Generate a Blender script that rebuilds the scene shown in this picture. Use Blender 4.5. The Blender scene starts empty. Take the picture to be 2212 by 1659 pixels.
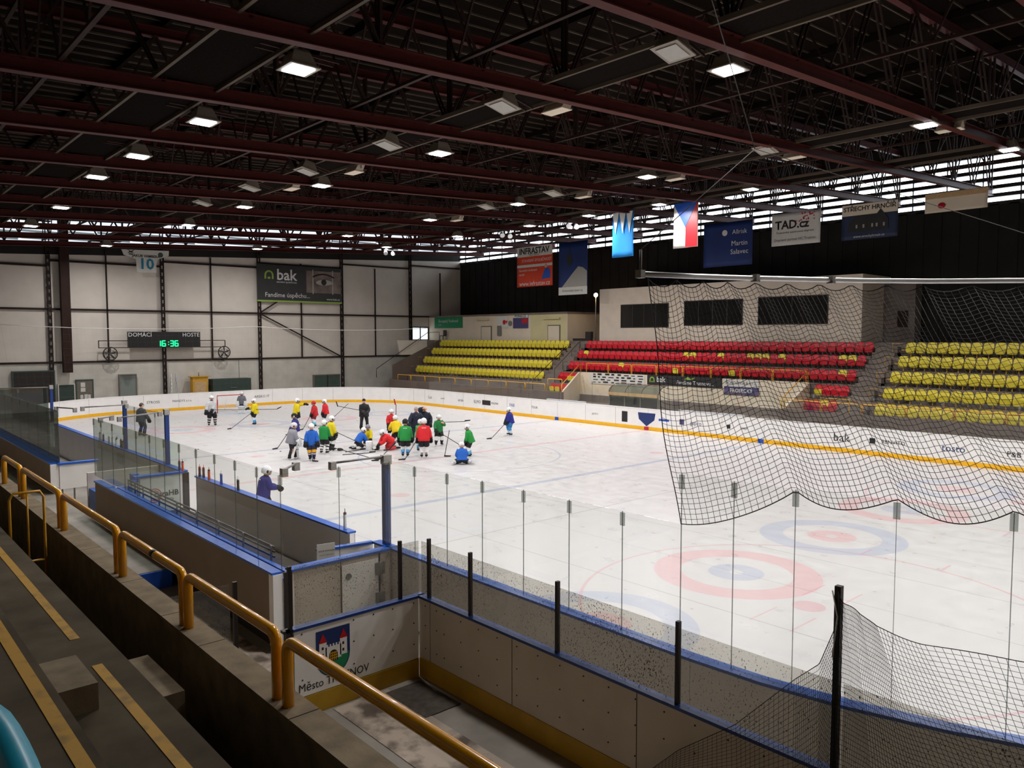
import bpy, math, random
from mathutils import Vector, Matrix
random.seed(11)
V = Vector
PI = math.pi
SC = bpy.context.scene
COL = SC.collection

# ------------------------------------------------------------------ mesh builder
class MB:
    def __init__(s):
        s.v = []; s.f = []; s.m = []; s.s = []
    def add(s, vs, fs, m=0, smooth=False):
        n = len(s.v); s.v += [tuple(p) for p in vs]
        for f in fs:
            s.f.append([n + i for i in f]); s.m.append(m); s.s.append(smooth)
    def obox(s, o, ex, ey, ez, m=0):
        o, ex, ey, ez = V(o), V(ex), V(ey), V(ez)
        if ex.cross(ey).dot(ez) < 0: ex, ey = ey, ex
        p = [o, o + ex, o + ex + ey, o + ey]
        p += [q + ez for q in p]
        s.add(p, [(3, 2, 1, 0), (4, 5, 6, 7), (0, 1, 5, 4), (1, 2, 6, 5), (2, 3, 7, 6), (3, 0, 4, 7)], m)
        return s
    def box(s, a, b, m=0):
        a = V(a); b = V(b); lo = V([min(a[i], b[i]) for i in range(3)]); hi = V([max(a[i], b[i]) for i in range(3)])
        d = hi - lo
        return s.obox(lo, (d.x, 0, 0), (0, d.y, 0), (0, 0, d.z), m)
    def cbox(s, c, size, m=0):
        c = V(c); h = V(size) / 2
        return s.box(c - h, c + h, m)
    def beam(s, a, b, w, h, m=0, up=(0, 0, 1)):
        a = V(a); b = V(b); d = b - a; u = V(up)
        sx = d.cross(u)
        if sx.length < 1e-6: sx = d.cross(V((1, 0, 0)))
        sx.normalize(); uu = sx.cross(d).normalized()
        return s.obox(a - sx * w / 2 - uu * h / 2, sx * w, uu * h, d, m)
    def loft(s, rings, m=0, cap=True, smooth=True, close=True, mats=None):
        n = len(rings[0]); vs = [p for r in rings for p in r]; base = len(s.v)
        s.v += [tuple(p) for p in vs]
        for i in range(len(rings) - 1):
            for j in range(n if close else n - 1):
                k = (j + 1) % n
                s.f.append([base + i * n + j, base + i * n + k, base + (i + 1) * n + k, base + (i + 1) * n + j])
                s.m.append(mats[i] if mats else m); s.s.append(smooth)
        if cap and close:
            s.f.append([base + j for j in range(n)][::-1]); s.m.append(mats[0] if mats else m); s.s.append(False)
            e = base + (len(rings) - 1) * n
            s.f.append([e + j for j in range(n)]); s.m.append(mats[-1] if mats else m); s.s.append(False)
        return s
    def tube(s, pts, r, n=8, m=0, cap=True, mats=None, side=None):
        pts = [V(p) for p in pts]; N = len(pts)
        if not isinstance(r, (list, tuple)): r = [r] * N
        T = []
        for i in range(N):
            t = pts[min(i + 1, N - 1)] - pts[max(i - 1, 0)]
            T.append(t.normalized() if t.length > 1e-9 else V((0, 0, 1)))
        u = V(side) if side else (V((0, 0, 1)) if abs(T[0].z) < .9 else V((1, 0, 0)))
        rings = []
        for i in range(N):
            u = (u - T[i] * u.dot(T[i]))
            if u.length < 1e-6: u = T[i].orthogonal()
            u.normalize(); w = T[i].cross(u)
            rr = r[i] if isinstance(r[i], (list, tuple)) else (r[i], r[i])
            rings.append([pts[i] + u * math.cos(2 * PI * j / n) * rr[0] + w * math.sin(2 * PI * j / n) * rr[1] for j in range(n)])
        return s.loft(rings, m, cap, True, True, mats)
    def ball(s, c, r, seg=12, rg=8, m=0, rot=None):
        c = V(c); r = V(r) if not isinstance(r, (int, float)) else V((r, r, r)); rings = []
        for i in range(rg + 1):
            a = PI * i / rg; z = -math.cos(a); q = max(math.sin(a), .02)
            ring = []
            for j in range(seg):
                p = V((q * math.cos(2 * PI * j / seg) * r.x, q * math.sin(2 * PI * j / seg) * r.y, z * r.z))
                ring.append(c + (rot @ p if rot else p))
            rings.append(ring)
        return s.loft(rings, m)
    def prism(s, pts, d, m=0, smooth=False):
        pts = [V(p) for p in pts]; d = V(d); n = len(pts)
        nr = V((0, 0, 0))
        for i in range(n): nr += pts[i].cross(pts[(i + 1) % n])
        if nr.dot(d) > 0: pts = pts[::-1]
        vs = pts + [p + d for p in pts]
        s.add(vs, [list(range(n)), list(range(2 * n - 1, n - 1, -1))] + [(i, i + n, (i + 1) % n + n, (i + 1) % n) for i in range(n)], m, smooth)
        return s
    def build(s, name, mats, parent=None, world=False, loc=None):
        me = bpy.data.meshes.new(name); me.from_pydata(s.v, [], s.f)
        if not isinstance(mats, (list, tuple)): mats = [mats]
        for k in mats: me.materials.append(k)
        me.polygons.foreach_set('material_index', s.m); me.polygons.foreach_set('use_smooth', s.s); me.update()
        o = bpy.data.objects.new(name, me); COL.objects.link(o)
        if parent:
            o.parent = parent
            if world: o.location = -parent.location - (parent.parent.location if parent.parent else V((0, 0, 0)))
        if loc: o.location = loc
        return o

def tag(o, label=None, cat=None, group=None, kind=None):
    if label: o['label'] = label
    if cat: o['category'] = cat
    if group: o['group'] = group
    if kind: o['kind'] = kind
    return o
def thing(name, label, cat, loc=(0, 0, 0), rz=0, group=None):
    o = bpy.data.objects.new(name, None); COL.objects.link(o); o.location = loc; o.rotation_euler = (0, 0, rz)
    o.empty_display_size = .1
    return tag(o, label, cat, group)
def dup(root, loc, rz=None, label=None, group=None):
    r = root.copy(); COL.objects.link(r); r.location = loc
    if rz is not None: r.rotation_euler = (0, 0, rz)
    if label: r['label'] = label
    if group: r['group'] = group
    for ch in list(root.children):
        c = ch.copy(); COL.objects.link(c); c.parent = r
        for g in list(ch.children):
            d = g.copy(); COL.objects.link(d); d.parent = c
    return r
ORD = ['first', 'second', 'third', 'fourth', 'fifth', 'sixth', 'seventh', 'eighth', 'ninth', 'tenth', 'eleventh', 'twelfth', 'thirteenth', 'fourteenth', 'fifteenth', 'sixteenth', 'seventeenth', 'eighteenth', 'nineteenth', 'twentieth']
def ordn(i):
    if i < 20: return ORD[i]
    t = ['twenty', 'thirty', 'forty'][(i + 1) // 10 - 2]
    if (i + 1) % 10 == 0: return ['twentieth', 'thirtieth', 'fortieth'][(i + 1) // 10 - 2]
    return t + '-' + ORD[(i + 1) % 10 - 1]

# ------------------------------------------------------------------ materials
def lin(h):
    h = h.lstrip('#'); r = []
    for i in (0, 2, 4):
        c = int(h[i:i + 2], 16) / 255; r.append(c / 12.92 if c <= .04045 else ((c + .055) / 1.055) ** 2.4)
    return (r[0], r[1], r[2], 1)
def mat(name, col, rough=.6, metal=0., var=.08, scale=6., bump=0., spec=.5, coat=0., col2=None, thr=None, stretch=None):
    m = bpy.data.materials.new(name); m.use_nodes = True; nt = m.node_tree; b = nt.nodes['Principled BSDF']
    c = lin(col) if isinstance(col, str) else col
    b.inputs['Roughness'].default_value = rough; b.inputs['Metallic'].default_value = metal
    b.inputs['Specular IOR Level'].default_value = spec; b.inputs['Coat Weight'].default_value = coat
    tc = nt.nodes.new('ShaderNodeTexCoord'); no = nt.nodes.new('ShaderNodeTexNoise'); no.inputs['Scale'].default_value = scale; no.inputs['Detail'].default_value = 4
    if stretch:
        mp = nt.nodes.new('ShaderNodeMapping'); mp.inputs['Scale'].default_value = stretch
        nt.links.new(tc.outputs['Object'], mp.inputs[0]); nt.links.new(mp.outputs[0], no.inputs['Vector'])
    else: nt.links.new(tc.outputs['Object'], no.inputs['Vector'])
    cr = nt.nodes.new('ShaderNodeValToRGB')
    e = cr.color_ramp.elements
    c2 = (lin(col2) if isinstance(col2, str) else col2) if col2 else [min(1, x * (1 + var)) for x in c[:3]] + [1]
    e[0].position = thr[0] if thr else .3; e[1].position = thr[1] if thr else .7
    e[0].color = [x * (1 - (var if not col2 else 0)) for x in c[:3]] + [1]; e[1].color = c2
    nt.links.new(no.outputs['Fac'], cr.inputs[0]); nt.links.new(cr.outputs[0], b.inputs['Base Color'])
    if bump:
        bp = nt.nodes.new('ShaderNodeBump'); bp.inputs['Strength'].default_value = bump; bp.inputs['Distance'].default_value = .02
        nt.links.new(no.outputs['Fac'], bp.inputs['Height']); nt.links.new(bp.outputs[0], b.inputs['Normal'])
    return m
def emit(name, col, st):
    m = bpy.data.materials.new(name); m.use_nodes = True; nt = m.node_tree; nt.nodes.clear()
    o = nt.nodes.new('ShaderNodeOutputMaterial'); e = nt.nodes.new('ShaderNodeEmission')
    e.inputs[0].default_value = lin(col); e.inputs[1].default_value = st; nt.links.new(e.outputs[0], o.inputs[0]); return m
def glass(name, tint='#f4faf8', dirt=0., refl=1.0, haze=0.):
    m = bpy.data.materials.new(name); m.use_nodes = True; nt = m.node_tree; nt.nodes.clear()
    N = nt.nodes.new; L = nt.links.new
    o = N('ShaderNodeOutputMaterial'); t = N('ShaderNodeBsdfTransparent'); t.inputs[0].default_value = lin(tint)
    g = N('ShaderNodeBsdfGlossy'); g.inputs['Roughness'].default_value = .03
    fr = N('ShaderNodeLayerWeight'); fr.inputs[0].default_value = .5     # facing: same from both sides
    pw = N('ShaderNodeMath'); pw.operation = 'POWER'; pw.inputs[1].default_value = 5.; L(fr.outputs[1], pw.inputs[0])
    mu = N('ShaderNodeMath'); mu.operation = 'MULTIPLY_ADD'; mu.inputs[1].default_value = .8 * refl; mu.inputs[2].default_value = .035 * refl; L(pw.outputs[0], mu.inputs[0])
    mx = N('ShaderNodeMixShader'); L(mu.outputs[0], mx.inputs[0]); L(t.outputs[0], mx.inputs[1]); L(g.outputs[0], mx.inputs[2])
    last = mx
    if haze:
        d = N('ShaderNodeBsdfDiffuse'); d.inputs[0].default_value = (.6, .6, .58, 1)
        m2 = N('ShaderNodeMixShader'); m2.inputs[0].default_value = haze; L(last.outputs[0], m2.inputs[1]); L(d.outputs[0], m2.inputs[2]); last = m2
    if dirt:
        tc = N('ShaderNodeTexCoord'); mp = N('ShaderNodeMapping'); mp.inputs['Scale'].default_value = (1, 1, .6); L(tc.outputs['Object'], mp.inputs[0])
        a = N('ShaderNodeTexNoise'); a.inputs['Scale'].default_value = 64; a.inputs['Detail'].default_value = 2; L(mp.outputs[0], a.inputs['Vector'])
        c = N('ShaderNodeTexNoise'); c.inputs['Scale'].default_value = 1.3; c.inputs['Detail'].default_value = 2; L(tc.outputs['Object'], c.inputs['Vector'])
        ad = N('ShaderNodeMath'); ad.operation = 'MULTIPLY_ADD'; ad.inputs[1].default_value = .18; L(c.outputs['Fac'], ad.inputs[0]); L(a.outputs['Fac'], ad.inputs[2])
        gt = N('ShaderNodeMath'); gt.operation = 'GREATER_THAN'; gt.inputs[1].default_value = dirt; L(ad.outputs[0], gt.inputs[0])
        d = N('ShaderNodeBsdfDiffuse'); d.inputs[0].default_value = (.07, .055, .045, 1)
        m3 = N('ShaderNodeMixShader'); L(gt.outputs[0], m3.inputs[0]); L(last.outputs[0], m3.inputs[1]); L(d.outputs[0], m3.inputs[2]); last = m3
    L(last.outputs[0], o.inputs[0]); return m

MT = dict(
 white=mat('board_plastic_white', '#f3f1ef', .35, var=.03, scale=2), kick=mat('kick_strip_yellow', '#f7ba0c', .4, var=.05),
 bluecap=mat('cap_rail_blue', '#1d5fc4', .3, var=.15, scale=5), red=mat('paint_red', '#c01824', .4), blue=mat('paint_blue', '#1a50b4', .4),
 panel=mat('weathered_white_panel', '#d3c8bb', .55, var=.05, scale=1.5, col2='#c6baac'), gold=mat('kick_strip_ochre', '#b8901a', .5, var=.12, scale=3),
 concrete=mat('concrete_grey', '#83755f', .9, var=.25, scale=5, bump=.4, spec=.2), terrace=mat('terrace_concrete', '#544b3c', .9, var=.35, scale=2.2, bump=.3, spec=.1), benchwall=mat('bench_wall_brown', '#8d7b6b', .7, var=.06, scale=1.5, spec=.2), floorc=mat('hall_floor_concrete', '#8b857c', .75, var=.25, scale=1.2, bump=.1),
 rubber=mat('rubber_mat', '#4f4840', .9, var=.3, scale=9), dirtyfloor=mat('dirty_pale_floor', '#b5a698', .8, scale=2.6, col2='#5f5348', thr=(.42, .62)),
 plaster=mat('insulated_wall_white', '#d6cec4', .8, var=.05, scale=.8, bump=.15), block=mat('painted_block_wall', '#c8c4bb', .8, var=.1, scale=1.1),
 darkwall=mat('dark_profiled_wall', '#2b2a28', spec=.12, rough=.7, var=.15, scale=.7), steel=mat('painted_steel_oxide_red', '#4c2320', spec=.12, rough=.5, var=.12, scale=2),
 steeld=mat('painted_steel_brown', '#33241f', spec=.12, rough=.6, var=.15, scale=2), deck=mat('roof_deck_dark', '#1d1815', spec=0., rough=.8, var=.25, scale=.6), batten=mat('roof_batten', '#5b5044', spec=.12, rough=.6, var=.2, scale=1),
 column=mat('column_dark_steel', '#2e2422', spec=.12, rough=.6, var=.2), walkdeck=mat('catwalk_mesh_dark', '#1d1917', spec=0., rough=1., var=.2, scale=12),
 cream=mat('plaster_cream', '#e4d6c0', .8, var=.04, scale=1.2), creamw=mat('plaster_pale_yellow', '#d8cfa0', .8, var=.05, scale=1), booth=mat('booth_plaster_beige', '#e3d5c4', .85, var=.05, scale=1.5),
 stand=mat('stand_concrete', '#7b7068', .85, var=.15, scale=1.2), parapet=mat('parapet_brown_grey', '#6e6058', .8, var=.12, scale=.9),
 seaty=mat('seat_plastic_yellow', '#e4d340', .35, var=.08, scale=3), seatr=mat('seat_plastic_red', '#cc1c2c', .3, var=.08, scale=3), yrail=mat('rail_paint_yellow', '#e0a52c', .4, var=.08),
 ytube=mat('tube_paint_yellow', '#f2a808', .22, var=.06, scale=7, coat=.5), ystripe=mat('stripe_paint_worn_yellow', '#b98a18', .7, col2='#7d6326', scale=7, thr=(.5, .75)),
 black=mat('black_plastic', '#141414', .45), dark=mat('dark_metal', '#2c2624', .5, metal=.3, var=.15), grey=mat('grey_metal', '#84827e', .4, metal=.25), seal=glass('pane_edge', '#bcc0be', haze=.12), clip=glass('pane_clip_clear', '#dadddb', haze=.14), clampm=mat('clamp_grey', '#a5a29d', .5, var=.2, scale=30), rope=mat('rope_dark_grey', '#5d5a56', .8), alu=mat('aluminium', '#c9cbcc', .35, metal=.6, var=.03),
 bluepost=mat('post_paint_blue', '#153a80', .35, var=.1), wood=mat('bleached_wood', '#c7a578', .6, var=.1), greenp=mat('green_panel', '#3f5149', .7, var=.1, scale=2), doorg=mat('door_grey_brown', '#6f695f', .7, var=.1),
 greendark=mat('dark_green_cabinet', '#2f4039', .6, var=.1), yellowbox=mat('cabinet_ochre', '#cf9d2e', .6, var=.1), paper=mat('paper_white', '#d8d6d0', .8, var=.03), mural=mat('mural_grey_green', '#7f8783', .9, col2='#5d615e', scale=.5, thr=(.45, .55)),
 navy=mat('print_navy', '#17306b', .6, var=.12, scale=1), orange=mat('print_orange', '#d8431f', .6, var=.1), skin=mat('skin', '#d9a384', .55, var=.04), hair=mat('hair_brown', '#3c2a1e', .8),
 eye=mat('eye_dark', '#1b1410', .3), cord=mat('net_cord_black', '#1b1a1a', .8, var=.05), cordw=mat('net_cord_pale', '#8c8984', .8), ropew=mat('rope_white', '#d8d6d2', .6),
 darkwin=mat('dark_window_glass', '#191817', .12, var=.3, scale=1.5), frame=mat('window_frame_dark', '#27231f', .5), screen=mat('scoreboard_black', '#0d1010', .4), wtext=mat('lettering_white', '#dedede', .6), ktext=mat('lettering_black', '#1b1b1d', .6),
 teal=mat('lettering_teal', '#0f7fa0', .5), green=mat('print_green', '#1d8a5a', .6), lime=mat('print_lime', '#8fae4a', .6), charcoal=mat('print_charcoal', '#2c2d2d', .55, var=.15, scale=1.5), purple=mat('print_purple', '#4b4370', .6), turq=mat('seat_plastic_turquoise', '#1fa0bd', .3, var=.1, scale=12),
 lampw=emit('lamp_diffuser_lit', '#f4f8ff', 14.), lampoff=mat('lamp_glass_off', '#a6a39b', .35, var=.05), lamph=mat('lamp_housing', '#8f8578', .5, var=.08), daylight=emit('daylight_panel', '#eef5ff', 4.5), daydim=emit('daylight_panel_dim', '#cfe2ea', .22),
 ledg=emit('led_green', '#19ff7c', 2.5), bulb=emit('bulb_warm', '#ffd9a0', 30.), fan=mat('fan_grey', '#55524e', .5, metal=.5), box=mat('bench_paint_blue', '#1f58b0', .4, var=.15), icew=mat('plastic_bucket_white', '#e4e6e6', .4), puck=mat('puck_black', '#121212', .6),
 glass=glass('rink_glass', '#fbfcfb'), glassg=glass('rink_glass_greenish', '#ebf2ee', refl=1.2), plexi=glass('scuffed_plexiglass', '#efeeea', dirt=.762, haze=.09), smoked=glass('smoked_glass', '#a2aea8', refl=1.1, haze=.04))
M = MT

def text(s, o, right, up, size, m, parent, name='lettering', ext=.004, align='CENTER', bold=0., world=True, sx=1.):
    cu = bpy.data.curves.new('t', 'FONT'); cu.body = s; cu.size = size; cu.align_x = align; cu.align_y = 'CENTER'; cu.resolution_u = 2; cu.offset = bold
    ob = bpy.data.objects.new('t', cu); COL.objects.link(ob)
    dg = bpy.context.evaluated_depsgraph_get(); me = bpy.data.meshes.new_from_object(ob.evaluated_get(dg))
    bpy.data.objects.remove(ob); bpy.data.curves.remove(cu)
    r = V(right).normalized(); u = V(up).normalized(); nrm = r.cross(u); o = V(o) + nrm * ext
    for v in me.vertices:
        c = v.co.copy(); v.co = o + r * c.x * sx + u * c.y
    me.name = name; me.materials.clear(); me.materials.append(m)
    b = bpy.data.objects.new(name, me); COL.objects.link(b)
    if parent:
        b.parent = parent
        if world: b.location = -parent.location - (parent.parent.location if parent.parent else V((0, 0, 0)))
    return b
def struct(mb, name, mats, parent=None):
    o = mb.build(name, mats, parent)
    if not parent: o['kind'] = 'structure'
    return o

# ------------------------------------------------------------------ node expression helper for the ice
class E:
    nt = None
    def __init__(s, k): s.k = k
    @staticmethod
    def op(o, *a, clamp=False):
        n = E.nt.nodes.new('ShaderNodeMath'); n.operation = o; n.use_clamp = clamp
        for i, x in enumerate(a):
            if isinstance(x, E): E.nt.links.new(x.k, n.inputs[i])
            else: n.inputs[i].default_value = x
        return E(n.outputs[0])
    def __add__(s, o): return E.op('ADD', s, o)
    def __sub__(s, o): return E.op('SUBTRACT', s, o)
    def __mul__(s, o): return E.op('MULTIPLY', s, o)
    def abs(s): return E.op('ABSOLUTE', s)
    def lt(s, o): return E.op('LESS_THAN', s, o)
    def mx(s, o): return E.op('MAXIMUM', s, o)
def near(a, x, hw): return (a - x).abs().lt(hw)
def dist(x, y, cx, cy):
    dx = x - cx; dy = y - cy
    return E.op('SQRT', dx * dx + dy * dy)
def ice_material():
    m = bpy.data.materials.new('rink_ice'); m.use_nodes = True; nt = m.node_tree; E.nt = nt; b = nt.nodes['Principled BSDF']
    N = nt.nodes.new; L = nt.links.new
    tc = N('ShaderNodeTexCoord'); sp = N('ShaderNodeSeparateXYZ'); L(tc.outputs['Object'], sp.inputs[0])
    x = E(sp.outputs[0]); y = E(sp.outputs[1])
    no = N('ShaderNodeTexNoise'); no.inputs['Scale'].default_value = 2.2; no.inputs['Detail'].default_value = 6; L(tc.outputs['Object'], no.inputs['Vector'])
    sc = []
    for ang, s1, s2 in ((.5, .9, 34), (-.9, .8, 29), (1.5, 1.1, 38)):
        mp = N('ShaderNodeMapping'); mp.inputs['Rotation'].default_value = (0, 0, ang); mp.inputs['Scale'].default_value = (s1, s2, 1); L(tc.outputs['Object'], mp.inputs[0])
        t = N('ShaderNodeTexNoise'); t.inputs['Scale'].default_value = 1.; t.inputs['Detail'].default_value = 5; t.inputs['Distortion'].default_value = .8; L(mp.outputs[0], t.inputs['Vector'])
        sc.append(E(t.outputs['Fac']))
    scr = (sc[0].mx(sc[1])).mx(sc[2])
    ax = x.abs(); 
    red = near(x, 0, .15).mx(near(ax, 26, .04))
    blue = near(ax, 7.14, .15)
    ay = y - 0.0; aay = ay.abs()
    dz = dist(ax, aay, 20., 7.)
    red = red.mx(near(dz, 4.5, .035)).mx(dz.lt(.32)); red = red.mx(dist(ax, aay, 5.64, 7.).lt(.33))
    for hx in (19.1, 20.9): red = red.mx(near(ax, hx, .03) * ((aay - 7.).abs() - 4.75).abs().lt(.3))
    for hx in (19.6, 20.4): red = red.mx(near(ax, hx, .02) * ((aay - 7.).abs() - 1.0).abs().lt(.5))
    dc = dist(x, ay, 0., 0.); blue = blue.mx(near(dc, 4.5, .04)).mx(dc.lt(.15))
    dg = dist(ax, ay, 26., 0.); crease = dg.lt(1.8) * ax.lt(26.)
    pr = None; pb = None
    for k in range(-1, 4):
        d = dist(ax, y, 17.83, 6.11 - 4.66 * k)
        outer = near(d, 1.525, .305); inner = near(d, .38, .23)
        if k % 2 == 0: a_, b_ = outer, inner
        else: a_, b_ = inner, outer
        pr = a_ if pr is None else pr.mx(a_); pb = b_ if pb is None else pb.mx(b_)
    thin = near(ax, 11.4, .03)
    for k in range(-1, 5): thin = thin.mx(near(y, 6.11 - 4.66 * k + 2.33, .018))
    for k in range(-1, 4): thin = thin.mx(near(y, 6.11 - 4.66 * k, .012))
    wear = E.op('MULTIPLY_ADD', scr, -2.2, 2.15, clamp=True)
    def mixc(fac, c1, c2):
        n = N('ShaderNodeMix'); n.data_type = 'RGBA'
        if isinstance(fac, E): L(fac.k, n.inputs[0])
        else: n.inputs[0].default_value = fac
        for i, c in ((6, c1), (7, c2)):
            if isinstance(c, tuple): n.inputs[i].default_value = c
            else: L(c, n.inputs[i])
        return n.outputs[2]
    c = mixc(E(no.outputs['Fac']), lin('#c8c5c5'), lin('#d2d0d0'))
    c = mixc(crease * .5, c, lin('#a9c8dd'))
    c = mixc(pb * wear * .46, c, lin('#97a5c4')); c = mixc(pr * wear * .44, c, lin('#d99097'))
    c = mixc(thin * wear * .4, c, lin('#6e7078'))
    c = mixc(blue * wear * .5, c, lin('#7f93b6')); c = mixc(red * wear * .42, c, lin('#cf7f8a'))
    s2 = E.op('MULTIPLY_ADD', scr, 7., -4.5, clamp=True)
    c = mixc(s2 * .16, c, lin('#a7a9ae'))
    L(c, b.inputs['Base Color'])
    rg = E.op('MULTIPLY_ADD', E(no.outputs['Fac']), .4, .14); L(rg.k, b.inputs['Roughness'])
    b.inputs['Specular IOR Level'].default_value = .35
    return m
# ================================================================== THE SETTING
YN, YF, XE, RC = 13.05, -13.45, 30.0, 8.5
def rink_path(off=0., n=14):
    """outline from near middle going +X round the far end, far side, near end; off > 0 is outward"""
    pts = []
    cs = [(XE - RC, YN - RC, 90), (XE - RC, YF + RC, 0), (-XE + RC, YF + RC, -90), (-XE + RC, YN - RC, -180)]
    for cx, cy, a0 in cs:
        for i in range(n + 1):
            a = math.radians(a0 - 90 * i / n)
            pts.append(V((cx + (RC + off) * math.cos(a), cy + (RC + off) * math.sin(a), 0)))
    return pts
ICE = ice_material()
mb = MB(); mb.prism([p + V((0, 0, -.2)) for p in rink_path(-.002)], (0, 0, .2))
ice = struct(mb, 'floor_ice', ICE)
mb = MB(); mb.box((-37.9, -29.9, -.7), (37.9, 29.9, -.205)); struct(mb, 'floor', M['floorc'])
RS = -.05
def rz0(y): return 12.0 + RS * y                     # underside of the truss bottom chords
def prof(y0, y1, zb):                                 # wall outline under the sloped deck
    return [(y0, zb), (y1, zb), (y1, rz0(y1) + 3.75), (y0, rz0(y0) + 3.75)]
# far end wall (white) with girts and columns
mb = MB(); mb.prism([(38, y, z) for y, z in ((-30, -.6), (30, -.6), (30, rz0(30) - .22), (-30, rz0(-30) - .22))], (.3, 0, 0)); wend = struct(mb, 'wall_end', M['plaster'])
mb = MB(); mb.prism([(38, y, z) for y, z in ((-30, rz0(-30) - .22), (30, rz0(30) - .22), (30, rz0(30) + .75), (-30, rz0(-30) + .75))], (.3, 0, 0)); mb.prism([(38, y, z) for y, z in ((-30, rz0(-30) + 2.3), (30, rz0(30) + 2.3), (30, rz0(30) + 3.75), (-30, rz0(-30) + 3.75))], (.3, 0, 0)); struct(mb, 'wall_end_upper', M['darkwall'])
mb = MB(); mb.box((37.9, -29.9, -.2), (37.998, 29.9, 3.35)); struct(mb, 'wall_end_block', M['block'])
mb = MB()
for i in range(24):
    y0 = -29.8 + i * 2.5
    for k in range(3):
        zz = rz0(y0 + 1.2) + .85 + k * .5; mb.box((38.1, y0 + .1, zz), (38.16, y0 + 2.4, zz + .15))
w = struct(mb, 'window_1', M['daydim'])
mb = MB(); mb.box((-38, -30.3, -.6), (38.3, -30, 13.05)); mb.box((-38, -30.3, 16.4), (38.3, -30, 17.4)); struct(mb, 'wall_side', M['darkwall'])
mb = MB()
for k in range(7): mb.box((-38, -30.2, 13.1 + k * .48), (38, -30.14, 13.1 + k * .48 + .3))
struct(mb, 'window_2', M['daylight'])
mb = MB()
for k in range(8): mb.box((-38, -30.12, 13.03 + k * .48 - .10), (38, -29.95, 13.03 + k * .48 + .12))
for i in range(39): mb.box((-37 + i * 1.95 - .03, -30.08, 13.0), (-37 + i * 1.95 + .03, -29.97, 16.4))
struct(mb, 'trim_1', M['frame'])
mb = MB(); mb.box((-38.3, 30, -.6), (38.3, 30.3, 14.4)); struct(mb, 'wall_near_side', M['cream'])  # unseen wall made pale to bounce light onto the foreground
mb = MB(); mb.prism([(-38, y, z) for y, z in prof(-30, 30, -.6)], (-.3, 0, 0)); struct(mb, 'wall_near_end', M['cream'])  # also out of view, cream chosen to reflect light forward
# profiled sheets on the dark side wall
mb = MB()
for i in range(72): mb.box((-36 + i * 1.02, -29.998, 5.2), (-36 + i * 1.02 + .5, -29.95, 13.0))
struct(mb, 'wall_side_sheeting', M['darkwall'])
# deck + battens
mb = MB()
def rplane(x0, x1, y0, y1, z0, th, m=0):
    mb.prism([(x0, y0, rz0(y0) + z0), (x0, y1, rz0(y1) + z0), (x0, y1, rz0(y1) + z0 + th), (x0, y0, rz0(y0) + z0 + th)], (x1 - x0, 0, 0), m)
rplane(-38.3, 38.3, -30.3, 30.3, 3.72, .2)
for i in range(100):
    x = -37.6 + i * .76; rplane(x, x + .045, -30, 30, 3.66, .06, 1)
for i in range(12):
    y = -27 + i * 5; 
    mb.box((-38, y - .06, rz0(y) + 3.44), (38, y + .06, rz0(y) + 3.66), 0)
struct(mb, 'ceiling', [M['deck'], M['batten']])

# roof trusses, one thing each
TX = [-17.3 + 5.12 * k for k in range(-4, 11)]
def truss(i, x):
    n = len(TX) - 1 - i
    t = thing('roof_truss', 'dark red steel roof truss spanning the hall, %s one counted from the white end wall' % ordn(n), 'roof truss', (x, 0, rz0(0)), group='roof trusses')
    def Z(y, z): return RS * y + z
    b = MB()
    for (w, z0, z1) in ((.26, 0, .025), (.02, .02, .33), (.26, .32, .345)):
        b.prism([(-w / 2, -29.9, Z(-29.9, z0)), (-w / 2, 29.9, Z(29.9, z0)), (-w / 2, 29.9, Z(29.9, z1)), (-w / 2, -29.9, Z(-29.9, z1))], (w, 0, 0))
    b.build('bottom_chord', M['steel'], t)
    b = MB()
    for (w, z0, z1) in ((.22, 3.1, 3.13), (.03, 3.12, 3.4), (.22, 3.39, 3.42)):
        b.prism([(-w / 2, -29.9, Z(-29.9, z0)), (-w / 2, 29.9, Z(29.9, z0)), (-w / 2, 29.9, Z(29.9, z1)), (-w / 2, -29.9, Z(-29.9, z1))], (w, 0, 0))
    b.build('top_chord', M['steel'], t)
    b = MB()
    y = -29.5; k = 0
    while y < 29.5:
        y2 = y + 1.475
        for s in (-.07, .07):
            if k % 4 == 0: b.beam((s, y, Z(y, .3)), (s, y, Z(y, 3.15)), .07, .07, up=(0, 1, 0))
            a, c = ((y, .3), (y2, 3.15)) if k % 2 == 0 else ((y, 3.15), (y2, .3))
            b.beam((s, a[0], Z(*a)), (s, c[0], Z(*c)), .055, .055, up=(1, 0, 0))
        y = y2; k += 1
    b.build('lattice', M['steeld'], t)
    return t
for i, x in enumerate(TX): truss(i, x)
# longitudinal lattice girders between trusses
def girder(y, lab):
    b = MB(); z = rz0(y); x0, x1 = TX[0], TX[-1]
    b.box((x0, y - .05, z + .36), (x1, y + .05, z + .44)); b.box((x0, y - .05, z + 3.0), (x1, y + .05, z + 3.08))
    for i in range(len(TX) - 1):
        a, c = TX[i], TX[i + 1]; h = (c - a) / 4
        for j in range(4):
            z0, z1 = (z + .4, z + 3.04) if j % 2 == 0 else (z + 3.04, z + .4)
            b.beam((a + j * h, y, z0), (a + (j + 1) * h, y, z1), .05, .05, up=(0, 1, 0))
    tag(b.build('roof_girder', M['steeld']), lab, 'roof girder', 'lengthwise roof girders')
for y, l in ((17.0, 'lengthwise lattice girder high over the near seats, leftmost of the roof girders'), (9.6, 'lengthwise lattice girder between the two leftmost lamp rows'),
             (1.2, 'lengthwise lattice girder above the middle of the ice'), (-11., 'lengthwise lattice girder above the far edge of the ice'), (-20., 'lengthwise lattice girder nearest the far side wall')): girder(y, l)
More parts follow.
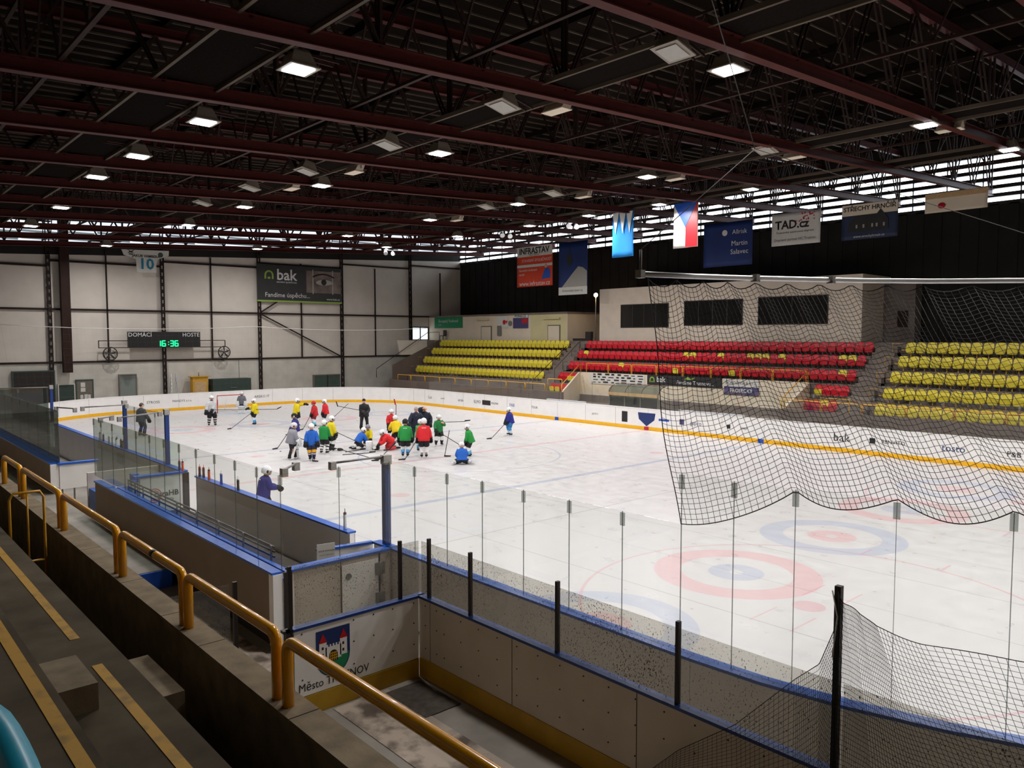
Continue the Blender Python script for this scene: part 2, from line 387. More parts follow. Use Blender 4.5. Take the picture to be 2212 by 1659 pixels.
# catwalk decks hung between the trusses
for y0, y1, l in ((13.45, 15.0, 'dark maintenance catwalk beside the leftmost row of lit lamps'), (5.45, 6.75, 'dark maintenance catwalk between white unlit lamps over the near half of the ice'),
                  (-7.9, -6.6, 'dark maintenance catwalk over the far half of the ice'), (-15.9, -14.5, 'dark maintenance catwalk above the far boards')):
    z = rz0((y0 + y1) / 2) + .38
    t = thing('catwalk', l, 'catwalk', (0, (y0 + y1) / 2, z), group='roof catwalks')
    h = (y1 - y0) / 2
    b = MB(); b.box((TX[0], -h, 0), (TX[-1], h, .04)); b.build('deck', M['walkdeck'], t)
    for s in (-1, 1):
        b = MB(); b.box((TX[0], s * h - .04, -.1), (TX[-1], s * h + .04, .02)); b.build('edge_beam', M['batten'], t)

# lamps
LIT = [[-10.74, 13.01], [-5.01, 13.02], [0.56, 13.13], [5.12, 13.26], [32.25, 6.0], [31.7, -4.73], [-5.05, 4.81], [2.91, 5.13], [10.25, 5.38], [-16.5, 4.68], [-5.79, -5.89], [3.21, -6.49], [10.7, -6.21], [4.97, -13.97], [10.61, -14.32], [-17.06, -6.21], [-17.36, -13.95], [-6.18, -13.69], [-0.33, -13.95], [27.18, -13.79],
       [-22.3, 7.2], [-22.3, -5.8], [-22.3, 0.5], [18.5, 5.2], [20.5, -6.3], [18.0, -14.], [14.0, 12.6], [22., 12.4], [-17.4, 13.0], [-28., 5.]]  # includes unseen lamps added to brighten near ice and foreground
OFF = [[-16.52, 6.93], [-10.97, 7.08], [-5.21, 7.09], [0.29, 7.18], [4.86, 7.44], [9.93, 7.56], [-11.84, -5.17], [-0.35, -5.55], [4.81, -5.63]]
TILT = [[-11.25, 5.15], [-0.07, 5.19], [4.65, 5.52], [0.09, -8.28], [-11.49, -8.1], [-5.79, -8.05], [-17.14, -8.26], [10.74, -8.38]]
def lamp_proto(lit):
    t = thing('high_bay_lamp', 'x', 'ceiling lamp')
    b = MB(); s = .37
    def ring(q, z): return [(-q, -q, z), (q, -q, z), (q, q, z), (-q, q, z)]
    b.loft([ring(s, 0), ring(s, .03), ring(s * .86, .04), ring(.2, .36), ring(.17, .4)], smooth=False, cap=True)
    b.build('housing', M['lamph'], t)
    b = MB(); q = .27; b.box((-q, -q, -.025), (q, q, -.002)); b.build('diffuser', M['lampw'] if lit else M['lampoff'], t)
    b = MB()
    b.box((-.16, -.95, .31), (-.12, .95, .37)); b.box((.12, -.95, .31), (.16, .95, .37)); b.box((-.16, -.06, .33), (.16, .06, .41)); b.build('bracket', M['steeld'], t)
    return t
def rowname(y):
    return 'leftmost row' if y > 10 else 'near middle row' if y > 0 else 'far middle row' if y > -10 else 'rightmost row'
def place(lst, proto, what, group, tilt=0, dz=-.03):
    rows = {}
    for x, y in lst: rows.setdefault(rowname(y), []).append((x, y))
    first = True
    for rn, L in rows.items():
        L.sort(reverse=True)
        for i, (x, y) in enumerate(L):
            lab = '%s, %s from the white end wall, %s' % (what, ordn(i), rn)
            o = proto if first else dup(proto, (0, 0, 0)); first = False
            o.location = (x, y, rz0(y) + dz); o['label'] = lab; o['group'] = group
            if tilt: o.rotation_euler = (tilt, 0, 0)
place(LIT, lamp_proto(True), 'bright lit square roof lamp', 'lit roof lamps')
place(OFF, lamp_proto(False), 'unlit white square roof lamp', 'unlit roof lamps', .22)
def flood_proto():
    t = thing('floodlight', 'x', 'floodlight')
    b = MB(); b.prism([(-.4, -.05, 0), (-.4, .3, .0), (-.4, .1, .32), (-.4, -.15, .3)], (.8, 0, 0)); b.build('housing', M['cream'], t)
    b = MB(); b.box((-.42, -.1, -.03), (.42, .33, -.002)); b.build('front_frame', M['cream'], t)
    b = MB(); b.beam((-.44, .05, .1), (-.44, .05, .45), .03, .03, up=(0, 1, 0)); b.beam((.44, .05, .1), (.44, .05, .45), .03, .03, up=(0, 1, 0)); b.build('yoke', M['grey'], t)
    return t
place(TILT, flood_proto(), 'unlit cream wedge-shaped floodlight', 'wedge floodlights', dz=.05)
LP = 300.
for lo in [o for o in bpy.data.objects if o.get('group') == 'lit roof lamps']:
    d = bpy.data.lights.new('lamp_light', 'AREA'); d.shape = 'SQUARE'; d.size = .5; d.energy = LP * (1.0 if lo.location.y < 10 else .7); d.color = (1., .965, .945); d.spread = math.radians(165)
    o = bpy.data.objects.new('lamp_light', d); COL.objects.link(o); o.parent = lo; o.location = (0, 0, -.05)

# columns, girts and bracing on the far end wall
CY = [17.0, 8.55, .56, -7.5, -15.6, -23.4]; CI = [12.6, 4.65, -3.35, -11.5, -19.3, -27.2]
for i, y in enumerate(CY):
    t = thing('lattice_column', 'slim dark lattice column on the white end wall, %s from the left' % ordn(i), 'column', (37.75, y, -.2), group='lattice wall columns')
    b = MB()
    for s in (-.11, .11): b.box((-.06, s - .025, 0), (.14, s + .025, rz0(y) + 3.6))
    b.build('flange', M['column'], t)
    b = MB(); z = .2
    while z < rz0(y) + .2:
        b.box((-.03, -.09, z), (.1, .09, z + .28)); z += .55
    b.build('batten_plate', M['column'], t)
for i, y in enumerate(CI):
    b = MB(); b.box((37.8, y - .05, 3.35), (37.9, y + .05, 11.9)); tag(b.build('vertical_post', M['column']), 'thin dark post between lattice columns on the white end wall, %s from the left' % ordn(i), 'post', 'thin wall posts')
for z, l in ((3.4, 'lowest dark horizontal rail across the white end wall'), (7.35, 'middle dark horizontal rail across the white end wall')):
    b = MB(); b.box((37.8, -29.9, z - .07), (37.96, 29.9, z + .07)); tag(b.build('horizontal_rail', M['column']), l, 'wall rail')
ys = [29.9] + CY + [-29.9]
b = MB()
for i in range(7): 
    z = rz0((ys[i] + ys[i + 1]) / 2) - .85; b.box((37.8, ys[i + 1] + .1, z - .07), (37.96, ys[i] - .1, z + .07))
tag(b.build('horizontal_rail', M['column']), 'topmost dark rail of the white end wall, stepping up to the right', 'wall rail')
b = MB(); b.beam((37.72, -7.55, 7.3), (37.72, -15.4, 3.45), .08, .2, up=(1, 0, 0)); tag(b.build('diagonal_brace', M['column']), 'long dark diagonal brace running down right on the white wall', 'brace')
b = MB(); b.beam((37.72, -7.6, 7.45), (37.72, -9.3, 8.5), .08, .2, up=(1, 0, 0)); tag(b.build('diagonal_brace', M['column']), 'short dark diagonal brace below the black advertising banner', 'brace')
b = MB(); b.box((37.1, 7.3, 2.65), (37.6, 7.9, 15.)); tag(b.build('steel_column', M['steeld']), 'thick grey-brown steel column hanging in front of the white wall at left', 'column')

# ------------------------------------------------------------------ the boards
BH = 1.18
def boards(pts, nrm_sign, label, cap, group='rink boards', seams=True, marks=(), bh=BH, th=.12):
    """pts: polyline on the ice face; wall thickness goes outward (left of travel * nrm_sign)"""
    t = thing('dasher_board', label, 'rink boards', (pts[len(pts) // 2].x, pts[len(pts) // 2].y, 0), group=group)
    n = len(pts); O = []
    for i in range(n):
        d = (pts[min(i + 1, n - 1)] - pts[max(i - 1, 0)]).normalized(); O.append(V((-d.y, d.x, 0)) * nrm_sign)
    def run(z0, z1, a, bb, nm, m):
        b = MB()
        rings = [[pts[i] + O[i] * a + V((0, 0, z0)), pts[i] + O[i] * bb + V((0, 0, z0)), pts[i] + O[i] * bb + V((0, 0, z1)), pts[i] + O[i] * a + V((0, 0, z1))] for i in range(n)]
        b.loft(rings, smooth=False); return b.build(nm, m, t, world=True)
    run(-.2, bh, 0, th, 'panel', M['white']); run(.0, .2, -.012, 0, 'kick_strip', M['kick'])
    run(bh, bh + .04, -.03, th + .05, 'cap_rail', M['bluecap'] if cap == 'blue' else M['white'])
    # seams every 2.4 m
    b = MB(); acc = 0
    for i in range(n - 1):
        L = (pts[i + 1] - pts[i]).length; d = (pts[i + 1] - pts[i]) / L
        while acc < L:
            p = pts[i] + d * acc; b.obox(p + V((0, 0, .2)) - O[i] * .003, d * .012, O[i] * .01, (0, 0, bh - .2)); acc += 2.4
        acc -= L
    if b.v: b.build('panel_joint', M['grey'], t, world=True)
    return t
P = rink_path(0, 14)
ic = lambda k: P[k * 15:(k + 1) * 15]
# far side straight
t_far = boards([V((21.5, YF, 0)), V((-21.5, YF, 0))], 1, 'white rink boards with yellow base along the far side below the seats', 'white')
for x, m in ((0, 'red'), (7.14, 'blue'), (-7.14, 'blue')):
    b = MB(); b.box((x - .16, YF + .002, .0), (x + .16, YF + .02, .2)); b.build('line_mark', M[m], t_far, world=True)
boards(ic(1)[::1], 1, 'curved white rink boards in the far right corner', 'white')
boards([V((XE, YN - RC, 0)), V((XE, YF + RC, 0))], 1, 'white rink boards behind the far goal', 'white')
boards(ic(0)[::1], 1, 'curved white rink boards in the far left corner', 'white')
boards(ic(2), 1, 'curved white rink boards at the near end, lower right of the scene', 'white')
boards([V((-XE, YF + RC, 0)), V((-XE, YN - RC, 0))], 1, 'white rink boards across the near end out to the right', 'white')
boards(ic(3), 1, 'curved rink boards with blue cap rail behind the netting at lower right', 'blue')
boards([V((-21.5, YN, 0)), V((-13.95, YN, 0))], 1, 'rink boards with blue cap rail right of the tall blue post', 'blue')
boards([V((-13.0, YN, 0)), V((-4.15, YN, 0))], 1, 'rink boards with blue cap in front of the home bench, bottles on top', 'blue')
boards([V((-3.05, YN, 0)), V((4.0, YN, 0))], 1, 'rink boards with blue cap in front of the penalty box', 'blue')
boards([V((4.0, YN, 0)), V((14.2, YN, 0))], 1, 'rink boards with blue cap in front of the far bench', 'blue')
boards([V((15.2, YN, 0)), V((21.5, YN, 0))], 1, 'short rink boards with blue cap left of the far bench', 'blue')

# ------------------------------------------------------------------ glass on the boards
SCREENS = {}
def pane(a, c, z0, z1, m, sec, lab, th=.014, clips=(0,)):
    a = V(a); c = V(c); d = (c - a).normalized(); n = V((-d.y, d.x, 0)); g = .006
    if sec not in SCREENS: SCREENS[sec] = thing('glass_screen', lab, 'rink glass', (a.x, a.y, z0), group='glass screens round the rink')
    t = SCREENS[sec]
    b = MB(); b.obox(a + d * g - n * th / 2 + V((0, 0, z0)), d * ((c - a).length - 2 * g), n * th, (0, 0, z1 - z0)); p = b.build('pane', m, t, world=True)
    b = MB(); b.obox(a - d * .0035 - n * .008 + V((0, 0, z0)), d * .007, n * .016, (0, 0, z1 - z0)); q = b.build('edge_seal', M['seal'], p); 
    b = MB(); b.obox(a - d * .035 - n * .014 + V((0, 0, z1 - .2)), d * .07, n * .028, (0, 0, .18)); b.build('clip', M['clip'], p)
    return t
GY = YN + .06; GT = 2.9
xs = [-14.42, -15.3, -16.3, -17.28, -18.3, -19.3, -20.32, -21.3]
for i in range(7): pane((xs[i], GY, 0), (xs[i + 1], GY, 0), BH + .04, GT, M['glass'], 'near', 'row of tall clear panes right of the tall blue post')
def arcp(s, off=.06):
    a = s / 8.5; return V((-21.5 - (8.5 + off) * math.sin(a), YN - 8.5 + (8.5 + off) * math.cos(a), 0))
ss = [.55, 1.3, 2.35, 3.4, 4.45, 5.5, 6.6]
pp = [V((-21.3, GY, 0))] + [arcp(s) for s in ss]
for i in range(len(pp) - 1): pane(pp[i], pp[i + 1], BH + .04, 3.56, M['glass'], 'corner', 'extra tall curved glass in the near corner under the black net')
for x, w in ((-14.33, .1), (-1.5, .1), (3.05, .1), (14.9, .1)):
    nm = {-14.33: 'tall blue post where the near rink glass begins', -1.5: 'tall blue post beside the orange bottle', 3.05: 'tall blue post left of the man in the dark jacket', 14.9: 'tall blue post farthest left'}[x]
    t = thing('glass_post', nm, 'post', (x, GY, BH + .04), group='blue glass posts')
    b = MB(); b.box((-.06, -.06, 0), (.06, .06, 1.72)); b.build('post', M['bluepost'], t)
    b = MB(); b.box((.061, -.05, 0), (.09, .05, 1.72)); b.build('channel', M['grey'], t)
    b = MB(); b.box((-.08, -.08, 1.6), (.08, .08, 1.78)); b.build('clamp', M['clampm'], t)
# penalty box panes along the ice between the posts, low and tall
for i in range(4): pane((-1.45 + 0, GY, 0) if i == 0 else (-1.45 + i * 1.11, GY, 0), (-1.45 + (i + 1) * 1.11, GY, 0), BH + .04, 2.85, M['glass'], 'pen', 'clear panes in front of the penalty box between two blue posts')
# rear glass behind the home bench
RY = 15.38
rx = [-2.14, -2.93, -4.05, -5.13, -6.21, -7.28, -8.33, -9.36, -10.4, -11.44, -12.48, -13.48, -14.5]
for i in range(len(rx) - 1): pane((rx[i], RY, 0), (rx[i + 1], RY, 0), BH + .04, 2.92, M['glassg'] if i < 7 else M['glass'], 'rear', 'long row of clear panes behind the home bench')
for i in range(2): pane((-14.5, 15.4 - i * 1.15, 0), (-14.5, 15.4 - (i + 1) * 1.15, 0), BH + .04, 2.92, M['glass'], 'end', 'two clear panes closing the right end of the home bench')
# far bench panes
for i in range(9): pane((1.2 + i * 1.6, 15.62, 0), (1.2 + (i + 1) * 1.6, 15.62, 0), BH + .04, 2.92, M['smoked'], 'frear', 'dark tinted panes behind the far bench')
for i in range(2): pane((15.6, 15.6 - i * 1.25, 0), (15.6, 15.6 - (i + 1) * 1.25, 0), BH + .04, 2.85, M['smoked'], 'fend', 'tinted panes across the far end of the far bench')
# pane stiffener bars with clamps
def stiff(a, c, lab, cl=(0, 1)):
    a = V(a); c = V(c); t = thing('glass_brace_bar', lab, 'brace bar', a, group='steel bars bracing the glass')
    b = MB(); b.tube([a, c], .022); b.build('bar', M['grey'], t, world=True)
    for p in (a, c):
        b = MB(); b.cbox(p - V((0, 0, .05)), (.11, .11, .15)); b.build('clamp', M['clampm'], t, world=True)
stiff((-14.45, 15.3, 2.98), (-14.0, 14.85, 2.98), 'short bar bridging the corner of the home bench glass')
stiff((-14.45, 14.35, 2.99), (-14.42, 13.2, 2.99), 'long bar along the end glass left of the tall blue post')
stiff((-2.73, 14.83, 2.95), (-2.1, 13.5, 2.97), 'bar crossing in front of the man in the dark jacket')
stiff((-2.6, 15.3, 2.95), (-2.2, 14.9, 2.95), 'short bar at the left end of the home bench glass')
stiff((1.63, 14.8, 2.95), (1.74, 13.4, 2.95), 'long bar above the penalty box, further from the camera')
stiff((2.25, 15.45, 2.95), (1.3, 15.1, 2.95), 'short bar at the right end of the tinted panes')
stiff((15.6, 15.5, 2.9), (15.0, 13.1, 2.9), 'bar joining the farthest blue post to the tinted glass')

# ------------------------------------------------------------------ benches and their enclosures
def wallbox(t, a, b_, m, name, cap=None, capov=.03):
    b = MB(); b.box(a, b_); o = b.build(name, m, t, world=True)
    return o
# home bench rear wall
t = thing('bench_enclosure', 'long low brown wall with blue cap behind the home bench', 'bench wall', (-8.7, 15.5, -.2))
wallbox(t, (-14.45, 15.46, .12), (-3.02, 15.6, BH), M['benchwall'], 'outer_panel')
wallbox(t, (-14.45, 15.2, -.2), (-3.02, 15.5, .12), M['dark'], 'base_shade')  # dark box stands in for the shadow gap under the panel
wallbox(t, (-14.6, 15.44, BH), (-3.0, 15.63, BH + .04), M['bluecap'], 'cap_rail')
wallbox(t, (-14.62, 15.44, -.1), (-14.45, 15.62, BH), M['white'], 'end_post')
wallbox(t, (-14.66, 15.28, -.2), (-14.6, 15.42, 1.2), M['dark'], 'edge_channel')
# home bench: seat and backrest rail
t = thing('players_bench', 'long blue players bench with dark rail backrest behind the near boards', 'bench', (-8.5, 14.9, .0))
for k, y in enumerate((15.03, 15.19, 15.33)): 
    b = MB(); b.box((-14.3, y, 1.0 - k * .05), (-3.4, y + .10, 1.03 - k * .05)); b.build('seat_board', M['box'], t, world=True)
for z in (1.1, 1.2, 1.29):
    b = MB(); b.box((-13.3, 14.96, z - .018), (-3.9, 14.985, z + .018)); b.build('back_rail', M['dark'], t, world=True)
for k in range(8):
    x = -13.2 + k * 1.31; b = MB(); b.box((x - .025, 14.985, .1), (x + .025, 15.01, 1.31)); b.box((x - .02, 15.38, .1), (x + .02, 15.4, .88)); b.box((x - .02, 15.01, .86), (x + .02, 15.4, .89)); b.build('support', M['grey'], t, world=True)
b = MB(); b.box((-14.4, 13.2, -.2), (-3.1, 15.18, .08)); tag(b.build('bench_platform', M['rubber']), 'dark rubber covered floor platform of the home bench', 'platform')
# home bench end wall with the hinged gate
t = thing('bench_end_wall', 'dirty white plastic end wall of the home bench with two hinges', 'bench wall', (-14.55, 14.2, -.2))
wallbox(t, (-14.6, 13.2, -.2), (-14.48, 15.28, BH), M['panel'], 'panel')
wallbox(t, (-14.64, 13.18, BH), (-14.42, 15.3, BH + .04), M['bluecap'], 'cap_rail')
b = MB(); b.box((-14.63, 13.5, .18), (-14.61, 14.28, 1.08)); b.build('gate_leaf', M['white'], t, world=True)
b = MB(); b.box((-14.605, 13.44, .1), (-14.603, 13.48, BH)); b.box((-14.605, 14.29, .1), (-14.603, 14.3, BH)); b.box((-14.605, 13.44, .12), (-14.603, 14.3, .15)); b.build('gate_gap', M['dark'], t, world=True)
for z in (.3, .88):
    b = MB()
    for dy in (-.09, .03): b.box((-14.66, 13.46 + dy, z - .12), (-14.635, 13.46 + dy + .08, z + .12))
    b.tube([(-14.66, 13.47, z - .14), (-14.66, 13.47, z + .14)], .018); b.build('hinge', M['grey'], t, world=True)
b = MB(); b.tube([(-14.63, 14.15, .86), (-14.645, 14.15, .86)], .06, 14); b.build('round_plate', M['grey'], t, world=True)
# open gate into the home bench
t = thing('bench_gate', 'white bench gate with blue top standing open, paper sign on it', 'gate', (-13.6, 13.7, .1))
R_ = (V((-13.6, 14.55, 0)) - V((-13.9, 13.15, 0)))
def gate(t, a, c, z0, z1, capm, sign=None):
    a = V(a); c = V(c); d = (c - a).normalized(); n = V((-d.y, d.x, 0)); L = (c - a).length
    b = MB(); b.obox(a - n * .04 + V((0, 0, z0)), d * L, n * .08, (0, 0, z1 - z0)); b.build('leaf', M['white'], t, world=True)
    b = MB(); b.obox(a - n * .06 + V((0, 0, z1)), d * L, n * .12, (0, 0, .05)); b.build('cap_rail', capm, t, world=True)
    return d, n
d, n = gate(t, (-13.8, 13.12, 0), (-13.6, 14.25, 0), .1, 1.13, M['bluecap'])
b = MB(); b.obox(V((-13.71, 13.92, .88)), d * .36, V((-.01, 0, 0)), (0, 0, .4)); sg = b.build('paper_sign', M['paper'], t, world=True)
rgt = -d
text('VSTUP POVOLEN', V((-13.705, 14.1, 1.14)), rgt, (0, 0, 1), .043, M['ktext'], sg, bold=.0012)
text('POUZE S BRUSLEMI', V((-13.705, 14.1, 1.06)), rgt, (0, 0, 1), .033, M['ktext'], sg)
b = MB(); q = V((-13.7, 14.0, .78)); b.tube([q - V((.0, .1, 0)), q + V((-.05, -.1, .0)), q + V((-.05, -.1, .06)), q + V((-.05, .1, .06)), q + V((0, .1, 0))], .008, 6); b.build('handle', M['dark'], t, world=True)
# scorer end wall with the lettering
t = thing('bench_end_wall', 'white end wall with red and dark lettering at the left end of the home bench', 'bench wall', (-3.2, 13.9, -.2))
wallbox(t, (-3.2, 13.25, -.2), (-3.06, 14.45, BH), M['white'], 'panel')
wallbox(t, (-3.26, 13.2, BH), (-3.0, 14.6, BH + .05), M['bluecap'], 'cap_rail')
wallbox(t, (-3.22, 13.05, -.1), (-3.05, 13.19, BH), M['dark'], 'gate_frame')
lx = -3.2
text('coraHB', (lx, 13.72, .62), (0, -1, 0), (0, 0, 1), .23, M['ktext'], t, bold=.006)
text('autodily', (lx, 13.68, .45), (0, -1, 0), (0, 0, 1), .11, M['ktext'], t)
b = MB()
for r in (.2, .14):
    pts = [V((lx - .004, 14.06 + r * math.cos(a), .6 + r * math.sin(a))) for a in [math.radians(40 + i * 12) for i in range(24)]]
    b.tube(pts, .012, 4)
b.build('ring_emblem', M['red'], t, world=True)
# scorer's table bits
t = thing('side_table', 'small blue topped table beside the lettered end wall', 'table', (-2.4, 14.2, .0))
b = MB(); b.box((-2.8, 13.9, .98), (-2.3, 14.5, 1.02)); b.build('tabletop', M['box'], t, world=True)
for x in (-2.75, -2.36):
    for y in (13.94, 14.44): b = MB(); b.box((x, y, -.2), (x + .04, y + .04, .98)); b.build('leg', M['dark'], t, world=True)
b = MB(); b.box((-2.6, 14.3, 1.02), (-2.35, 14.5, 1.2)); tag(b.build('crate', M['box']), 'small blue box on the side table by the blue post', 'box')
b = MB(); b.box((-2.0, 14.6, -.2), (-1.0, 15.3, .62)); b.box((-2.0, 14.6, .62), (-1.0, 15.3, .66)); tag(b.build('storage_box', M['box']), 'dark blue storage box behind the left end of the home bench', 'box')
b = MB(); b.box((-2.45, 14.45, -.2), (-2.37, 15.1, .85)); tag(b.build('partition_panel', M['panel']), 'free standing white partition panel beside the dark blue box', 'partition')
b = MB(); b.box((-.9, 13.2, -.2), (-.8, 15.3, 1.12)); tag(b.build('partition_panel', M['panel']), 'grey partition between penalty boxes with a sheet of paper', 'partition')
# far bench walls
t = thing('bench_enclosure', 'low wall with blue cap behind the far bench, ending in a white panel', 'bench wall', (8, 15.9, -.2))
wallbox(t, (1.2, 15.72, .4), (16, 15.86, BH), M['benchwall'], 'outer_panel'); wallbox(t, (1.3, 15.74, .0), (16, 15.8, .4), M['dark'], 'base_shade'); wallbox(t, (1.2, 15.5, BH), (16, 15.9, BH + .04), M['bluecap'], 'cap_rail')  # dark base strip paints in the shade below the raised panel
wallbox(t, (1.15, 15.66, .42), (1.2, 15.9, BH), M['white'], 'end_post')
wallbox(t, (1.1, 14.55, .36), (1.2, 15.65, BH - .02), M['white'], 'end_panel'); wallbox(t, (1.05, 14.5, BH - .02), (1.25, 15.7, BH + .04), M['bluecap'], 'end_cap')
t = thing('players_bench', 'long dark players bench inside the far bench enclosure', 'bench', (8, 15.2, 0))
for y in (15.0, 15.2):
    b = MB(); b.box((1.6, y, .5), (15, y + .16, .54)); b.build('seat_board', M['box'], t, world=True)
for z in (.9, 1.1):
    b = MB(); b.box((1.8, 15.42, z - .02), (15, 15.45, z + .02)); b.build('back_rail', M['dark'], t, world=True)
for k in range(6):
    b = MB(); b.box((2 + k * 2.5, 15.38, -.2), (2.06 + k * 2.5, 15.42, 1.12)); b.box((2 + k * 2.5, 15.02, -.2), (2.06 + k * 2.5, 15.06, .5)); b.box((2 + k * 2.5, 15.02, .46), (2.06 + k * 2.5, 15.42, .5)); b.build('support', M['grey'], t, world=True)
for (x, y, z, l) in ((3.2, 13.2, .62, 'white paper sign on the inner boards of the far bench'), (-.91, 13.5, .62, 'blank sheet of paper on the grey partition'), (15.55, 14.6, 1.5, 'paper sheet stuck on the farthest tinted glass')):
    b = MB()
    if x == 3.2: b.box((x, 13.19, z), (x + .7, 13.2, z + .36))
    else: b.box((x - .01, y, z), (x - .002, y + .5, z + .36))
    tag(b.build('paper_notice', M['paper']), l, 'paper notice')

# ------------------------------------------------------------------ outer barrier (white panels, blue rail, scuffed plexiglass)
OX, OY = -17.03, 14.24
t = thing('outer_barrier', 'beige panelled outer barrier running to the lower right with ochre base strip', 'barrier', (-20, OY, -.2))
wallbox(t, (-34, OY - .1, .1), (OX, OY, 1.1), M['panel'], 'panel'); wallbox(t, (-34, OY, -.2), (OX - .012, OY + .012, .12), M['gold'], 'kick_strip')
wallbox(t, (-34, OY - .1, -.2), (OX, OY, .1), M['dark'], 'base')
wallbox(t, (-34, OY - .11, 1.1), (OX + .02, OY + .03, 1.14), M['bluepost'], 'top_rail')
b = MB()
for x in (-19.28, -21.5, -23.7): b.box((x - .004, OY + .001, .12), (x + .004, OY + .004, 1.1))
b.box((-17.33, OY + .001, .12), (-17.325, OY + .004, 1.1)); b.build('panel_joint', M['dark'], t, world=True)
b = MB()
for x in [-17.2, -17.5] + [-17.7 - .42 * i for i in range(18)]:
    for z in (.3, .68, 1.0):
        b.tube([(x, OY, z), (x, OY + .006, z)], .011, 6)
b.build('screw_pattern', M['dark'], t, world=True)['kind'] = 'stuff'
t2 = thing('outer_barrier', 'white outer barrier panel carrying the town coat of arms and lettering', 'barrier', (OX, 15.3, -.2))
wallbox(t2, (OX, 14.26, .1), (OX + .1, 16.42, 1.1), M['white'], 'panel'); wallbox(t2, (OX - .012, 14.26, -.2), (OX, 16.42, .09), M['gold'], 'kick_strip'); wallbox(t2, (OX, 14.26, -.2), (OX + .1, 16.42, .1), M['dark'], 'base')
wallbox(t2, (OX - .03, 14.14, 1.1), (OX + .11, 16.44, 1.14), M['bluepost'], 'top_rail')
b = MB()
for y in (14.35, 14.75, 15.1, 15.45, 16.3):
    for z in (.35, .7, 1.03): b.tube([(OX, y, z), (OX - .006, y, z)], .012, 6)
b.build('screw_pattern', M['dark'], t2, world=True)['kind'] = 'stuff'
# coat of arms: x' runs to the right on the face = -Y
def face(pts, d0, m, par, nm):
    """pts in (u right, z) on the plate face"""
    b = MB(); q = [V((OX - d0, 16.42 - u, z)) for u, z in pts]; b.prism(q, (-.0015, 0, 0)); return b.build(nm, m, par, world=True)
u0, w_, zt = .34, .56, 1.0
sh_ = [(u0, zt), (u0 + w_, zt), (u0 + w_, zt - .42)] + [(u0 + w_ / 2 + w_ / 2 * math.cos(a), zt - .42 - .3 * math.sin(a)) for a in [math.radians(15 * i) for i in range(1, 12)]] + [(u0, zt - .42)]
b = MB()
def pl(pts, d0=.006, m=0):
    b.prism([V((OX - d0, 16.42 - u, z)) for u, z in pts], (-.0015, 0, 0), m)
pl(sh_, .002, 0)
pl([(u0 + .02, zt - .42), (u0 + .1, zt - .38), (u0 + .28, zt - .42), (u0 + .46, zt - .38), (u0 + w_ - .02, zt - .42)] + [(u0 + w_ / 2 + (w_ / 2 - .02) * math.cos(a), zt - .43 - .27 * math.sin(a)) for a in [math.radians(15 * i) for i in range(1, 12)]], .004, 1)
for uu in (u0 + .05, u0 + .39): pl([(uu, zt - .44), (uu + .12, zt - .44), (uu + .12, zt - .19), (uu, zt - .19)], .006, 2)
pl([(u0 + .15, zt - .47), (u0 + .41, zt - .47), (u0 + .41, zt - .27), (u0 + .15, zt - .27)], .006, 2)
for k in range(5): pl([(u0 + .17 + k * .05, zt - .27), (u0 + .195 + k * .05, zt - .27), (u0 + .195 + k * .05, zt - .235), (u0 + .17 + k * .05, zt - .235)], .006, 2)
for uu in (u0 + .04, u0 + .38): pl([(uu, zt - .19), (uu + .14, zt - .19), (uu + .07, zt - .05)], .007, 3)
pl([(u0 + .21, zt - .5), (u0 + .35, zt - .5), (u0 + .35, zt - .4)] + [(u0 + .28 + .07 * math.cos(a), zt - .4 + .07 * math.sin(a)) for a in [math.radians(20 * i) for i in range(1, 9)]] + [(u0 + .21, zt - .4)], .008, 4)
for uu in (u0 + .09, u0 + .43):
    for dz in (.25, .35): pl([(uu, zt - dz - .04), (uu + .03, zt - dz - .04), (uu + .03, zt - dz), (uu, zt - dz)], .008, 4)
for k in range(4): pl([(u0 + .225 + k * .03, zt - .49), (u0 + .235 + k * .03, zt - .49), (u0 + .235 + k * .03, zt - .36), (u0 + .225 + k * .03, zt - .36)], .010, 5)
for k in range(3): pl([(u0 + .22, zt - .46 + k * .04), (u0 + .34, zt - .46 + k * .04), (u0 + .34, zt - .45 + k * .04), (u0 + .22, zt - .45 + k * .04)], .010, 5)
b.build('coat_of_arms', [M['navy'], M['green'], M['white'], M['red'], M['ktext'], M['kick']], t2, world=True)['kind'] = 'stuff'
text('Město TRUTNOV', (OX - .002, 16.42 - .64, .225), (0, -1, 0), (0, 0, 1), .175, M['ktext'], t2, bold=0., sx=.88)
# plexiglass over the barrier
def plex(a, c, z1, lab): 
    a = V(a); c = V(c); d = (c - a).normalized(); n = V((-d.y, d.x, 0))
    b = MB(); b.obox(a + d * .02 - n * .006 + V((0, 0, 1.141)), d * ((c - a).length - .04), n * .012, (0, 0, z1 - 1.141)); tag(b.build('plexiglass_sheet', M['plexi']), lab, 'plexiglass', 'scuffed plexiglass sheets')
px_ = [OX, -17.25, -18.3, -20.13, -22.05, -23.93, -25.8, -28.]
for i in range(7): plex((px_[i], OY - .04, 0), (px_[i + 1], OY - .04, 0), 2.02, 'scuffed clear sheet on the outer barrier, %s from the corner' % ordn(i))
plex((OX + .04, 14.2, 0), (OX + .04, 14.55, 0), 2.02, 'narrow clear sheet left of the barrier corner'); plex((OX + .04, 14.6, 0), (OX + .04, 16.4, 0), 2.02, 'scuffed clear sheet above the coat of arms')
def bpost(x, y, z1, lab, z0=1.14):
    b = MB(); b.box((x - .022, y - .03, z0), (x + .022, y + .025, z1)); tag(b.build('barrier_post', M['dark']), lab, 'post', 'dark barrier posts')
bpost(OX + .04, 14.58, 2.08, 'dark post just left of the barrier corner'); 
